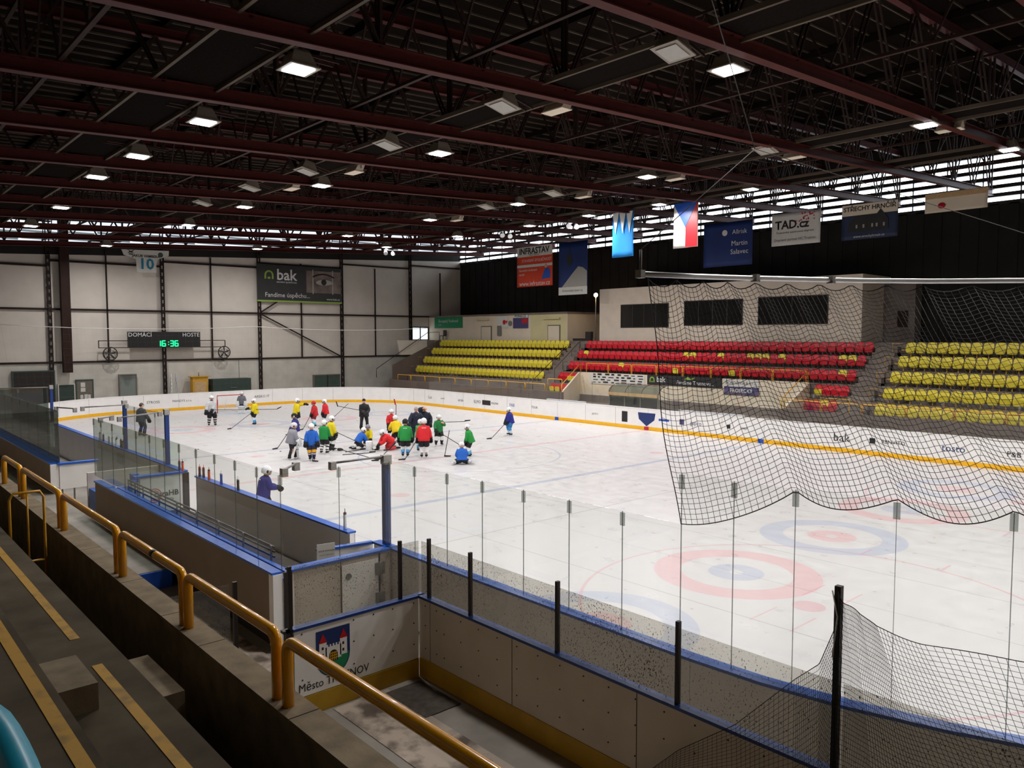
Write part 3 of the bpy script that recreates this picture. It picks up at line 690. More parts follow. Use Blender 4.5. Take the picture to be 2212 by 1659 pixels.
for i, x in enumerate(px_[1:5]): bpost(x, OY - .04, 2.1, 'dark barrier post, %s to the right of the corner' % ordn(i))
bpost(OX + .04, 16.46, 2.05, 'dark post at the left end of the coat of arms panel', -.2)
bpost(OX + .04, 17.25, 2.0, 'dark post left of the gap in the outer barrier', -.2)
t3 = thing('outer_barrier', 'short white outer barrier panel left of the gap, partly behind yellow rails', 'barrier', (OX, 18, -.2))
wallbox(t3, (OX, 17.3, -.2), (OX + .1, 18.8, 1.06), M['white'], 'panel'); wallbox(t3, (OX - .03, 17.28, 1.06), (OX + .11, 18.8, 1.1), M['bluepost'], 'top_rail')
plex((OX + .04, 17.3, 0), (OX + .04, 18.78, 0), 1.98, 'scuffed clear sheet on the short barrier panel left of the gap')
b = MB(); b.box((OX - .05, 16.5, .4), (OX + .0, 16.56, 1.16)); b.box((OX - .05, 16.5, 1.12), (OX + .05, 16.6, 1.16)); tag(b.build('gate_latch', M['dark']), 'black latch bar at the left edge of the coat of arms panel', 'latch')
# ground surfaces outside the boards
mb = MB(); mb.box((-9.6, 15.68, -.19), (30, 18.84, .2)); struct(mb, 'floor_platform', M['floorc'])
b = MB(); b.box((-9.66, 15.7, -.2), (-9.61, 16.45, .19)); tag(b.build('riser_board', M['blue']), 'blue painted riser board below the raised concrete walkway', 'riser')
b = MB(); b.box((-17.0, 15.75, -.2), (-10.6, 16.9, -.185)); tag(b.build('floor_mat', M['dirtyfloor']), 'pale dirty rubber matting with dark smudges on the walkway', 'mat')
b = MB(); b.box((-18.25, 14.35, -.2), (-17.2, 15.0, -.19)); tag(b.build('floor_mat', M['rubber']), 'dark square patch on the floor in the barrier corner', 'mat')
b = MB(); b.box((-34, 14.9, -.2), (-17.1, 15.85, -.196)); tag(b.build('floor_screed', M['dirtyfloor']), 'pale screed strip along the foot of the outer barrier', 'screed')
# ---- measured positions
HOOPS = [(a - .045, b + .045) for a, b in [(-11.35, -12.9), (-13.02, -15.6), (-15.70, -18.24), (-18.32, -20.26), (-20.28, -22.13), (-22.20, -24.6), (-24.7, -27.2)]]
NETTUBE = [(-21.02, 13.65, 6.1), (-21.25, 12.83, 6.1), (-21.52, 12.16, 6.1), (-21.93, 11.33, 6.1), (-22.36, 10.45, 6.1), (-22.97, 9.6, 6.1), (-23.94, 8.7, 6.1), (-25.2, 7.9, 6.1)]
_s = [1.3, 2.35, 3.4, 4.45, 5.6]
NETBOT = [(-21.3, 13.12, 2.92)] + [(arcp(s, .07).x, arcp(s, .07).y, 3.56) for s in _s]
ROPE = [(-20.2, 11.5, 11.3), (-21.3, 11.5, 7.93)]
M['flagblue'] = mat('cloth_blue', '#0f7cc4', .8, var=.06); M['daydim2'] = emit('door_daylight', '#dfeaf2', 1.1); M['navyd'] = mat('print_dark_navy', '#24304f', .6, var=.15, scale=.8)
M['photo'] = mat('print_photo_brown', '#5d504b', .6, col2='#8d7d74', scale=.7, thr=(.4, .7)); M['lips'] = mat('lips', '#9c4a42', .5); M['orangeb'] = mat('bottle_orange', '#ee5a34', .35); M['darkred'] = mat('bottle_dark_red', '#5a2320', .4)
EXPO = 0.42
# ================================================================== NEAR STANDS (foreground)
mb = MB(); mb.box((-36, 18.88, -.2), (12, 19.06, 2.75)); struct(mb, 'wall_parapet', M['concrete'])
b = MB()
rr = random.Random(5)
x = -30.
while x < 10:
    w = rr.uniform(.9, 1.7); b.box((x + .006, 18.86, 2.75), (x + w - .006, 19.085, 2.775)); x += w
tag(b.build('parapet_coping', M['concrete']), 'worn concrete coping slabs on top of the near parapet', 'coping')
def hoop(x0, x1, y, z0, z1, r, name, m, lab, group, parent=None, rb=.1):
    """inverted U of tube"""
    pts = [V((x0, y, z0)), V((x0, y, z1 - rb))]
    for k in range(1, 7):
        a = PI / 2 * k / 6; pts.append(V((x0 + math.copysign(rb, x1 - x0) * (1 - math.cos(a)), y, z1 - rb + rb * math.sin(a))))
    for k in range(0, 7):
        a = PI / 2 * k / 6; pts.append(V((x1 - math.copysign(rb, x1 - x0) * (1 - math.sin(a)), y, z1 - rb * (1 - math.cos(a)))))
    pts.append(V((x1, y, z0)))
    b = MB(); b.tube(pts, r, 14)
    return tag(b.build(name, m), lab, 'handrail', group)
edges = [(-13.2, -15.75), (-15.85, -17.13), (-17.3, -19.08), (-19.2, -20.55), (-20.66, -22.38), (-22.5, -25.2), (-25.3, -28.)]
hp = [((8, 1008), (45, 1030))]
HO = HOOPS
labs = ['farthest and shortest of the yellow tube rails on the near parapet', 'yellow tube rail second from the far left end of the parapet', 'yellow tube rail in front of the thin yellow gate', 'yellow tube rail with a black scuff mark on top', 'yellow tube rail in front of the raised concrete walkway edge', 'nearest long yellow tube rail crossing the coat of arms panel', 'yellow tube rail closest to the camera']
for (x0, x1), l in zip(HO, labs): hoop(x0, x1, 19.0, 2.77, 3.24, .042, 'tube_handrail', M['ytube'], l, 'yellow parapet tube rails')
b = MB(); x = (HO[3][0] + HO[3][1]) / 2 - .15; b.tube([(x - .04, 19.0, 3.2405), (x + .04, 19.0, 3.2405)], .0425, 14); tag(b.build('tape_mark', M['black']), 'black scuff tape wrapped round the middle of a yellow rail', 'tape')
# terraces under the camera
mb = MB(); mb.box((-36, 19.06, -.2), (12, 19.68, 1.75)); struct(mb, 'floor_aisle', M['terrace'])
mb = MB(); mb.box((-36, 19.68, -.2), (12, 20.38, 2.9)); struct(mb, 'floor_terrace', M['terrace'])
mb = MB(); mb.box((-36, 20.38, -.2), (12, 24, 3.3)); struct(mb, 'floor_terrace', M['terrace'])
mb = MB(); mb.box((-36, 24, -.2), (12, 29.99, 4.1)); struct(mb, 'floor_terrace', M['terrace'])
for (x0, x1, y, z, l) in ((-8, -20.3, 19.88, 2.9, 'long worn yellow stripe along the first terrace edge'), (-20.95, -27, 19.88, 2.9, 'yellow stripe on the first terrace beyond the concrete step, nearest the camera'), (-20.3, -27, 20.46, 3.3, 'yellow stripe along the upper terrace edge at lower left')):
    b = MB(); b.box((x1, y - .035, z), (x0, y + .035, z + .004)); tag(b.build('edge_stripe', M['ystripe']), l, 'painted stripe', 'yellow terrace stripes')
b = MB(); b.box((-21.32, 19.38, 1.75), (-20.45, 19.675, 2.68)); b.box((-21.9, 19.42, 1.75), (-21.34, 19.675, 2.3)); tag(b.build('concrete_step', M['concrete']), 'concrete steps going down into the dark aisle behind the parapet', 'step')
b = MB(); b.box((-21.7, 20.05, 2.9), (-21.12, 20.375, 3.08)); tag(b.build('concrete_step', M['concrete']), 'single concrete block step between the two terrace levels', 'step')
# thin yellow barrier gate across the aisle
t = thing('aisle_gate', 'thin yellow bar gate across the aisle behind the parapet', 'gate', (-16.0, 19.4, 1.75))
b = MB(); b.tube([(-16, 19.27, 1.75), (-16, 19.27, 3.3), (-16, 19.31, 3.38), (-16, 19.6, 3.38), (-16, 19.64, 3.3), (-16, 19.64, 1.75)], .017, 6); b.tube([(-16, 19.27, 2.5), (-16, 19.64, 2.5)], .015, 6); b.build('frame', M['yrail'], t, world=True)
b = MB(); b.tube([(-16, 19.45, 2.5), (-16, 19.45, 3.38)], .012, 6); b.build('bar', M['yrail'], t, world=True)
t = thing('aisle_gate', 'thin yellow bar barrier at the far left picture edge', 'gate', (-15.3, 20, 2.9))
b = MB(); b.tube([(-15.3, 19.75, 2.9), (-15.3, 19.75, 3.5), (-15.3, 20.5, 3.5), (-15.3, 20.5, 2.9)], .018, 6); b.build('frame', M['yrail'], t, world=True)
b = MB(); b.tube([(-15.3, 20.1, 2.9), (-15.3, 20.1, 3.5)], .012, 6); b.build('bar', M['yrail'], t, world=True)
# turquoise seat back corner at the lower left
SEAT_AT = V((-25.45, 21.02, 0))
TURQ = thing('stadium_seat', 'turquoise plastic seat cut off by the lower left corner', 'seat', (-24.12, 21.1, 3.3))
# ================================================================== nets
def net(name, lab, P, nu, nv, r, m, kind=None):
    """P(u,v) -> point; cords as real triangular prisms"""
    b = MB(); g = [[P(i / nu, j / nv) for j in range(nv + 1)] for i in range(nu + 1)]
    def seg(a, c, rr):
        d = c - a
        if d.length < 1e-6: return
        u = d.orthogonal().normalized() * rr; w = d.normalized().cross(u)
        ring = [u, u * -.5 + w * .87, u * -.5 - w * .87]
        b.add([a + q for q in ring] + [c + q for q in ring], [(0, 1, 4, 3), (1, 2, 5, 4), (2, 0, 3, 5)])
    for i in range(nu + 1):
        for j in range(nv + 1):
            e = i in (0, nu) ; f = j in (0, nv)
            if j < nv: seg(g[i][j], g[i][j + 1], r * (2.2 if e else 1))
            if i < nu: seg(g[i][j], g[i + 1][j], r * (2.2 if f else 1))
    o = b.build(name, m); return tag(o, lab, 'net', kind=kind)
def lerp(pts, u):
    k = u * (len(pts) - 1); i = min(int(k), len(pts) - 2); return pts[i].lerp(pts[i + 1], k - i)
TUBE = [V(p) for p in NETTUBE]
t = thing('net_support_tube', 'long silver tube holding the black safety net over the near corner', 'tube', TUBE[0])
b = MB(); b.tube(TUBE, .035, 10); b.build('tube', M['alu'], t, world=True)
for p in (TUBE[0], lerp(TUBE, .32), lerp(TUBE, .5)): b = MB(); b.cbox(p, (.09, .09, .1)); b.build('coupler', M['grey'], t, world=True)
BOT = [V(p) for p in NETBOT]      # attachment points along the glass tops
def topP(u):
    p = lerp(TUBE, .02 + .98 * u); k = (u * 13) % 1; return p - V((0, 0, .05 + .10 * math.sin(PI * k) ** .8))
def botP(u):
    k = u * (len(BOT) - 1); i = min(int(k), len(BOT) - 2); f = k - i
    return BOT[i].lerp(BOT[i + 1], f) - V((0, 0, .16 * 4 * f * (1 - f)))
rn = random.Random(3); ph = [rn.uniform(0, 6) for _ in range(6)]
def P1(u, v):
    a = topP(u); c = botP(u); p = a.lerp(c, v)
    w = math.sin(PI * v)
    return p + V((-.25 * w * 0 + .05 * math.sin(9 * u + ph[0]) * w, .06 * math.sin(7 * v + 5 * u + ph[1]) * w, .025 * math.sin(23 * u + ph[2]) * math.sin(5 * v)))
net('safety_net', 'large black safety net hanging from the silver tube to the corner glass', P1, 92, 46, .0035, M['cord'])
# suspension ropes of the tube
b = MB(); K = V(ROPE[1])
b.tube([V(ROPE[0]), K], .007, 5); b.tube([K, TUBE[0] + V((0, 0, .3))], .006, 5); b.tube([TUBE[0] + V((0, 0, .3)), TUBE[0]], .02, 5); b.tube([K, lerp(TUBE, 1.) + V((0, 0, .05))], .005, 5)
tag(b.build('suspension_rope', M['rope']), 'thin ropes from the roof holding up the silver net tube', 'rope')
# pole with draped net at the lower right
PX = -23.91
t = thing('net_pole', 'dark net pole rising from the outer barrier at lower right', 'pole', (PX, OY + .03, 1.14))
b = MB(); b.box((PX - .03, OY - .0, 1.14), (PX + .03, OY + .06, 2.98)); b.build('pole', M['dark'], t, world=True)
b = MB(); b.tube([(PX + .05, OY + .06, 2.93), (PX - .02, OY + .09, 2.7), (PX + .02, OY + .09, 2.3)], .008, 5); b.build('tie_cord', M['ropew'], t, world=True)
TR = [V((PX, OY + .05, 2.95)), V((-23.98, OY + .05, 2.84)), V((-24.1, OY + .05, 2.76)), V((-24.28, OY + .05, 2.70)), V((-24.67, OY + .05, 2.66)), V((-25.4, OY + .05, 2.72)), V((-27, OY + .05, 3.0)), V((-29, OY + .05, 3.1))]
BR = [V((PX, OY + .09, 1.2)), V((-24.3, OY + .1, 1.16)), V((-25, OY + .1, 1.16)), V((-26, OY + .1, 1.16)), V((-29, OY + .1, 1.16))]
net('draped_net', 'fine net draped to the right of the dark pole', lambda u, v: lerp(TR, u ** 1.15).lerp(lerp(BR, u), v) + V((0, .04 * math.sin(14 * u + 3 * v), .006 * math.sin(30 * u + 8 * v))), 84, 36, .0022, M['cord'])
TL = [V((PX, OY + .06, 2.62)), V((-23.77, OY + .1, 2.2)), V((-23.54, OY + .12, 1.98)), V((-22.89, OY + .12, 1.27)), V((-22.2, OY + .14, .72)), V((-21.6, OY + .14, .1))]
BL = [V((PX, OY + .08, .9)), V((-23.8, OY + .16, .3)), V((-23.6, OY + .2, .0)), V((-23, OY + .2, -.1)), V((-22.2, OY + .2, -.14)), V((-21.55, OY + .2, -.16))]
net('draped_net', 'fine net sweeping down to the left of the dark pole', lambda u, v: lerp(TL, u).lerp(lerp(BL, u), v), 62, 34, .0020, M['cord'])
# far end rope and pale net
b = MB(); RP = []
for i in range(25):
    u = i / 24; RP.append(V((31.2, 12.6 - 33.4 * u, 6.1 - .25 * 4 * ((u * 2) % 1) * (1 - (u * 2) % 1))))
b.tube(RP, .022, 6); tag(b.build('net_rope', M['ropew']), 'white rope sagging across the whole far end in front of the white wall', 'rope')
net('far_end_net', 'faint pale net behind the far goal, hanging from the white rope', lambda u, v: lerp(RP, u).lerp(V((31.1, 12.1 - 32.2 * u, 1.25)), v), 70, 10, .0012, M['cordw'])

# ================================================================== FAR SIDE STANDS
ROWY = [-20.4, -21.4, -22.3, -23.3, -24.3]; RZ = [.92, 1.72, 2.57, 3.40, 4.16]
def prof_stand(t, x0, x1, r0=0):
    b = MB(); yf = [-19.9, -20.9, -21.8, -22.8, -23.75, -24.85]
    for k in range(r0, 5): b.box((x0, yf[k + 1] if k < 4 else -24.85, -.2), (x1, yf[k], RZ[k]))
    return b.build('tiers', M['stand'], t, world=True)
for (x0, x1, r0, l) in ((16.3, 34.6, 0, 'concrete stand block under the left yellow seats'), (-36, -9.3, 0, 'concrete stand block under the right yellow seats')):
    t = thing('stand_block', l, 'stand', ((x0 + x1) / 2, -22, -.2)); prof_stand(t, x0, x1, r0)
t = thing('stand_block', 'concrete stand block under the red seats with a cut-out for the boxes', 'stand', (3.3, -22, -.2))
prof_stand(t, -5.4, 12.7, 2)
o = prof_stand(t, 12.7, 14.8, 0); o = prof_stand(t, -8.05, -5.4, 0)
# stairs in the two aisles
for (x0, x1, l) in ((14.8, 16.3, 'concrete stairway between the left yellow and the red seats'), (-9.3, -8.05, 'concrete stairway between the red and the right yellow seats')):
    b = MB()
    for k in range(14): b.box((x0, -24.85, -.2), (x1, -18.9 - k * .42, .30 + k * .34)) if .30 + k * .34 < 4.9 else None
    tag(b.build('stairway', M['stand']), l, 'stairway', 'stand stairways')
mb = MB(); mb.box((-36, -29.95, -.2), (37.9, -24.85, 4.95)); struct(mb, 'floor_gallery', M['stand'])
mb = MB(); mb.box((-36, -19.9, -.2), (34.6, -16.6, .6)); struct(mb, 'floor_walkway', M['stand'])
# front parapet with the gap in the middle
for (x0, x1, l) in ((9.6, 31, 'low brown front wall before the left yellow seats'), (-36, -6.6, 'low brown front wall before the right yellow seats')):
    b = MB(); b.box((x0, -16.6, -.2), (x1, -16.4, 1.5)); tag(b.build('stand_front_wall', M['parapet']), l, 'low wall')
b = MB(); b.box((-6.6, -21.75, -.2), (-6.45, -16.4, 1.1)); tag(b.build('stand_side_wall', M['parapet']), 'low side wall at the right end of the cut-out in the stand', 'low wall')
# beige recess wall with sloping wings
t = thing('recess_wall', 'cream recess wall with sloping ends below the red seats', 'wall', (3.6, -21.6, -.2))
b = MB(); b.box((-5.4, -21.75, .95), (12.7, -21.55, 2.62)); b.build('upper_face', M['cream'], t, world=True)
b = MB(); b.box((-5.4, -21.75, -.2), (12.7, -21.55, .95)); b.build('lower_face', M['stand'], t, world=True)
for x, xe, nm in ((12.7, 9.7, 'left_wing'), (-5.4, -6.5, 'right_wing')):
    b = MB()
    b.prism([(x, -21.55, .5), (xe, -16.6, .5), (xe, -16.6, 1.5), (x, -21.55, 2.62)], (.15 if x > 0 else -.15, 0, 0)); b.build(nm, M['cream'], t, world=True)

# seats
def seat_proto(mm):
    t = thing('stadium_seat', 'x', 'seat')
    b = MB()                      # local: faces +Y, back at -Y
    rows = []
    for z, y, w in ((.30, -.02, .225), (.45, -.05, .245), (.60, -.09, .25), (.73, -.115, .235), (.80, -.125, .19), (.82, -.125, .10)):
        rows.append([(-w, y - .02, z), (-w, y + .018, z), (-w * .5, y - .005, z), (w * .5, y - .005, z), (w, y + .018, z), (w, y - .02, z)])
    b.loft(rows, smooth=False); b.build('backrest', mm, t)
    b = MB(); rows = []
    for z, y, w in ((.20, .0, .19), (.25, .03, .225), (.45, .055, .23), (.54, .07, .21), (.58, .07, .15)):
        rows.append([(-w, y, z), (w, y, z), (w, y + .045, z), (w * .5, y + .07, z), (-w * .5, y + .07, z), (-w, y + .045, z)])
    b.loft(rows, smooth=False); b.build('seat_pan', mm, t)
    b = MB(); b.box((-.02, -.1, 0), (.02, -.07, .42)); b.box((-.14, -.08, .2), (.14, .03, .23)); b.build('bracket', M['yrail'] if mm == M['seaty'] else M['steeld'], t)
    return t
PY = seat_proto(M['seaty']); PR = seat_proto(M['seatr']); used = {'y': False, 'r': False, 'm': False}
PM = seat_proto(M['seatr']); [c for c in PM.children if c.name.startswith('backrest')][0].data = PM.children[0].data
for c in PM.children:
    if c.name.startswith('seat_pan'): c.data = c.data.copy(); c.data.materials[0] = M['seatr']
    if c.name.startswith('backrest'): c.data = c.data.copy(); c.data.materials[0] = M['seaty']; c['label'] = 'yellow backrest'
PM2 = seat_proto(M['seatr'])
for c in PM2.children:
    if c.name.startswith('seat_pan'): c.data = c.data.copy(); c.data.materials[0] = M['seaty']; c['label'] = 'yellow seat pan'
used['n'] = False
RN = ['bottom', 'second', 'third', 'fourth', 'top']
def seatrow(k, x0, x1, kind, block, group, special={}):
    n = int(round((x0 - x1) / .55)); w = (x0 - x1) / n
    for i in range(n):
        x = x0 - (i + .5) * w; kd = special.get(i, kind); p = {'y': PY, 'r': PR, 'm': PM, 'n': PM2}[kd]
        col = {'y': 'yellow', 'r': 'red', 'm': 'red seat with yellow backrest', 'n': 'red seat with yellow pan'}[kd]
        lab = ('%s folding seat, ' % col if kd in 'yr' else '%s, ' % col) + '%s from the left, %s row, %s' % (ordn(i), RN[k], block)
        o = p if not used[kd] else dup(p, (0, 0, 0)); used[kd] = True
        o.location = (x, ROWY[k], RZ[k]); o.rotation_euler = (0, 0, 0); o['label'] = lab; o['group'] = group
for k in (4, 3, 2, 1): seatrow(k, 34.0, 16.5, 'y', 'left block', 'seats of the left block')
seatrow(4, 14.55, -8.0, 'r', 'middle block', 'seats of the middle block')
seatrow(3, 14.55, -8.0, 'r', 'middle block', 'seats of the middle block', {1: 'm', 18: 'm', 19: 'm', 23: 'm', 27: 'm', 28: 'm', 29: 'm', 31: 'm', 38: 'm', 39: 'm'})
seatrow(2, 14.55, -7.9, 'r', 'middle block', 'seats of the middle block', {9: 'm', 18: 'n', 26: 'n', 39: 'm'})
seatrow(1, 14.8, 12.8, 'r', 'left foot of middle block', 'seats of the middle block', {2: 'n', 3: 'n'})
seatrow(0, 14.8, 13.0, 'r', 'left foot of middle block', 'seats of the middle block', {0: 'n', 1: 'n'})
seatrow(1, -5.9, -7.9, 'r', 'right foot of middle block', 'seats of the middle block', {0: 'n'})
seatrow(0, -5.7, -7.7, 'r', 'right foot of middle block', 'seats of the middle block', {2: 'm'})
for k in range(5): seatrow(k, -9.75, -17.5, 'y', 'right block', 'seats of the right block')
# support rails of each row
for (x0, x1, ks, mm, bl) in ((34.3, 16.4, (1, 2, 3, 4), M['yrail'], 'left block'), (14.7, -8.05, (2, 3, 4), M['steeld'], 'middle block'), (-9.5, -17.7, (0, 1, 2, 3, 4), M['yrail'], 'right block')):
    for k in ks:
        b = MB(); z = RZ[k]; b.box((x1, ROWY[k] - .14, z + .36), (x0, ROWY[k] - .1, z + .4))
        b.tube([(x0 + .4, ROWY[k] + .12, z), (x0 + .4, ROWY[k] + .12, z + .75), (x0 - .1, ROWY[k] + .12, z + .75)], .018, 5)
        tag(b.build('seat_row_rail', mm), 'steel rail carrying the %s seat row of the %s' % (RN[k], bl), 'seat rail', 'seat row rails')
# yellow railings on the front walls
def ubar(x0, x1, y, z0, z1, lab, group): return hoop(x0, x1, y, z0, z1, .03, 'yellow_railing', M['yrail'], lab, group, rb=.08)
x = 29.8; i = 0
for i in range(9): ubar(29.8 - i * 2.06, 29.8 - i * 2.06 - 1.98, -16.5, 1.5, 1.98, 'yellow railing hoop on the left front wall, %s from the left' % ordn(i), 'left front railings')
ubar(11.3, 9.9, -16.75, 1.4, 2.35, 'taller yellow railing hoop at the right end of the left front wall', 'left front railings')
for i in range(6): ubar(-6.7 - i * 2.06, -6.7 - i * 2.06 - 1.98, -16.5, 1.5, 1.98, 'yellow railing hoop on the right front wall, %s from the left' % ordn(i), 'right front railings')
for i in range(8): ubar(12.1 - i * 2.18, 12.1 - i * 2.18 - 2.1, -21.65, 2.62, 3.3, 'orange-yellow railing hoop above the cream wall, %s from the left' % ordn(i), 'railings above the cream wall')
for (x, xe, l) in ((12.55, 9.8, 'sloping yellow handrail at the left end of the cream wall'), (-5.45, -6.5, 'sloping yellow handrail at the right end of the cream wall')):
    b = MB(); b.tube([(x, -21.5, 2.6), (x, -21.5, 3.3), (xe, -16.6, 2.0), (xe, -16.6, 1.4)], .03, 6); tag(b.build('yellow_railing', M['yrail']), l, 'handrail')
b = MB(); b.tube([(-7.0, -19.95, .6), (-7.0, -19.95, 1.9), (-8.6, -19.95, 1.9), (-8.6, -19.95, .6)], .03, 6); tag(b.build('yellow_railing', M['yrail']), 'separate yellow hoop at the foot of the right stairway', 'handrail')
b = MB(); b.tube([(16.2, -19.95, .9), (16.2, -19.95, 1.9), (16.2, -23.7, 4.5), (16.2, -23.7, 3.4)], .025, 6); b.tube([(14.75, -20.9, 1.7), (14.75, -20.9, 2.8), (14.75, -23.7, 4.9), (14.75, -23.7, 4.1)], .02, 6)
tag(b.build('stair_handrail', M['steeld']), 'dark red handrails of the left stairway', 'handrail')
# brown side parapet / ramp at the far left of the stand
t = thing('stair_enclosure', 'white upper stair enclosure with brown sloping side left of the yellow seats', 'stair wall', (35.4, -22, -.2))
b = MB(); b.prism([(34.9, -20.2, 3.55), (34.9, -23.35, 3.55), (34.9, -23.35, 4.95), (34.9, -19.9, 4.95)], (.12, 0, 0)); b.build('white_panel', M['plaster'], t, world=True)
b = MB(); b.prism([(34.85, -19.3, 2.6), (34.85, -24.8, 4.95), (34.85, -24.8, -.2), (34.85, -19.3, -.2)], (.1, 0, 0)); b.build('side_wall', M['parapet'], t, world=True)
b = MB(); b.tube([(34.7, -17.4, 1.5), (34.7, -17.4, 2.3), (34.7, -23.3, 5.7), (34.7, -24.7, 5.75), (34.7, -24.7, 4.95)], .03, 6); b.build('handrail', M['steeld'], t, world=True)

# gallery buildings
t = thing('gallery_building', 'long low cream building behind the left yellow seats', 'building', (28, -27, 4.95))
b = MB(); b.box((18.1, -29.9, 4.95), (37.9, -25.8, 7.25)); b.build('walls', M['cream'], t, world=True)
b = MB(); b.box((18.0, -29.9, 7.25), (37.9, -25.7, 7.4)); b.build('roof_edge', M['stand'], t, world=True)
b = MB(); b.box((18.2, -25.79, 4.96), (22.6, -25.78, 7.2)); b.build('pale_yellow_patch', M['creamw'], t, world=True)
for x, l in ((27.9, 'left'), (18.9, 'right')):
    b = MB(); b.box((x, -25.79, 4.95), (x + 1.5, -25.72, 6.3)); b.box((x + .08, -25.73, 4.96), (x + 1.42, -25.7, 6.22), 1); dd = b.build('door', [M['doorg'], M['cream']], t, world=True)
b = MB(); b.box((28.3, -25.76, 6.85), (30, -25.6, 6.98)); b.box((18.9, -25.76, 6.8), (20.9, -25.6, 6.93)); b.build('heater', M['creamw'], t, world=True)
b = MB(); b.box((26.5, -25.76, 5.4), (27., -25.65, 6.3)); b.build('cabinet', M['grey'], t, world=True)
def sign(lab, x0, x1, y, z0, z1, m, name='advert_sign', th=.03, cat='sign'):
    t = thing(name, lab, cat, ((x0 + x1) / 2, y, z0)); b = MB(); b.box((x0, y, z0), (x1, y + th, z1)); b.build('board', m, t, world=True); return t, y + th
RT = (-1, 0, 0); UP = (0, 0, 1)
t, yf = sign('green sign with pale lettering on the cream gallery building', 32.3, 36.9, -25.78, 6.15, 7.25, M['green'])
text('Evropský Vodovod', (36.2, yf, 6.85), RT, UP, .42, M['wtext'], t, align='LEFT'); text('s.r.o.', (36.2, yf, 6.5), RT, UP, .25, M['wtext'], t, align='LEFT')
t, yf = sign('purple and white board with company name on the gallery building', 22.9, 24.9, -25.78, 6.05, 7.3, M['purple'])
b = MB(); b.box((22.9, yf, 6.98), (24.9, yf + .01, 7.3)); b.build('white_header', M['paper'], t, world=True); text('POPAS.CZ', (23.9, yf + .012, 7.13), RT, UP, .33, M['ktext'], t, bold=.008)
b = MB(); b.box((22.96, yf, 6.5), (23.7, yf + .01, 6.9)); b.build('red_block', M['red'], t, world=True)
t, yf = sign('small white sign with a red oval and triangle on the gallery building', 25.6, 27.1, -25.78, 6.1, 7.2, M['paper'])
b = MB(); b.tube([(26.1, yf, 6.62), (26.1, yf + .01, 6.62)], .22, 14); b.prism([(25.9, yf, 6.75), (25.62, yf, 6.75), (25.78, yf, 6.45)], (0, .01, 0)); b.build('red_emblem', M['red'], t, world=True)
b = MB(); b.tube([(25.3, -25.79, 6.5), (25.3, -25.75, 6.5)], .25, 16); tag(b.build('round_sign', M['grey']), 'small round grey sign beside the purple board', 'sign')
# booth
t = thing('press_booth', 'big beige press booth with three dark windows behind the red seats', 'booth', (4, -27, 4.95))
b = MB(); b.box((-6.6, -29.9, 4.95), (14.5, -25.8, 9.1)); b.build('walls', M['booth'], t, world=True)
for (x1, x0, z0, z1, k) in ((12.2, 7.73, 6.05, 7.74, 4), (6.23, 1.55, 6.15, 7.83, 4), (.28, -4.45, 6.14, 7.88, 2)):
    b = MB(); b.box((x0, -25.82, z0), (x1, -25.78, z1)); w = b.build('window', M['darkwin'], t, world=True)
    b = MB()
    for (a, c) in (((x0 - .06, z0 - .06), (x1 + .06, z0)), ((x0 - .06, z1), (x1 + .06, z1 + .06)), ((x0 - .06, z0), (x0, z1)), ((x1, z0), (x1 + .06, z1))): b.box((a[0], -25.83, a[1]), (c[0], -25.75, c[1]))
    for j in range(1, k): xx = x0 + (x1 - x0) * j / k; b.box((xx - .03, -25.8, z0), (xx + .03, -25.765, z1))
    b.build('window_frame', M['frame'], w)
    w2 = w.children[0]; w2.location = (0, 0, 0)
b = MB(); b.box((-8.5, -29.9, 4.95), (-6.6, -28.9, 8.6)); tag(b.build('side_annex', M['stand']), 'dark grey annex wall right of the press booth', 'wall')
b = MB(); b.box((-8.1, -28.9, 5.9), (-7.5, -28.8, 6.9)); tag(b.build('control_box', M['steeld']), 'small brown box on the dark annex wall', 'box')
# lamp on a pole left of the booth
t = thing('bulb_lamp', 'lit round bulb lamp on a pole left of the booth', 'lamp', (15.1, -26, 4.95)); b = MB(); b.tube([(15.1, -26, 4.95), (15.1, -26, 8.5)], .035); b.build('pole', M['grey'], t, world=True)
b = MB(); b.ball((15.1, -26, 8.68), .17); b.build('bulb', M['bulb'], t, world=True)
# things on the left landing
b = MB(); b.box((14.95, -25.5, 4.95), (16.9, -25.2, 5.15)); b.box((15.0, -25.6, 5.15), (15.6, -25.3, 5.7)); tag(b.build('equipment_pile', M['dark']), 'dark pile of equipment at the top of the left stairway', 'equipment')
t = thing('office_chair', 'dark chair at the left end of the top yellow row', 'chair', (34.7, -25.2, 4.95))
b = MB(); b.box((34.45, -25.4, 5.35), (34.95, -24.95, 5.42)); b.build('seat', M['dark'], t, world=True); b = MB(); b.box((34.45, -25.45, 5.42), (34.95, -25.38, 5.95)); b.build('backrest', M['dark'], t, world=True)
for dx in (0, .44):
    for dy in (0, .4): b = MB(); b.box((34.45 + dx, -25.4 + dy, 4.95), (34.5 + dx, -25.35 + dy, 5.35)); b.build('leg', M['grey'], t, world=True)
# exit door with daylight at the far left landing
mb = MB(); mb.box((37.92, -25.75, 4.95), (37.99, -23.6, 6.3)); d_ = struct(mb, 'door_1', M['frame'])
for y in (-25.6, -24.6):
    b = MB(); b.box((37.9, y, 5.02), (37.915, y + .85, 6.2)); b.build('door_glass', M['daydim2'], d_)
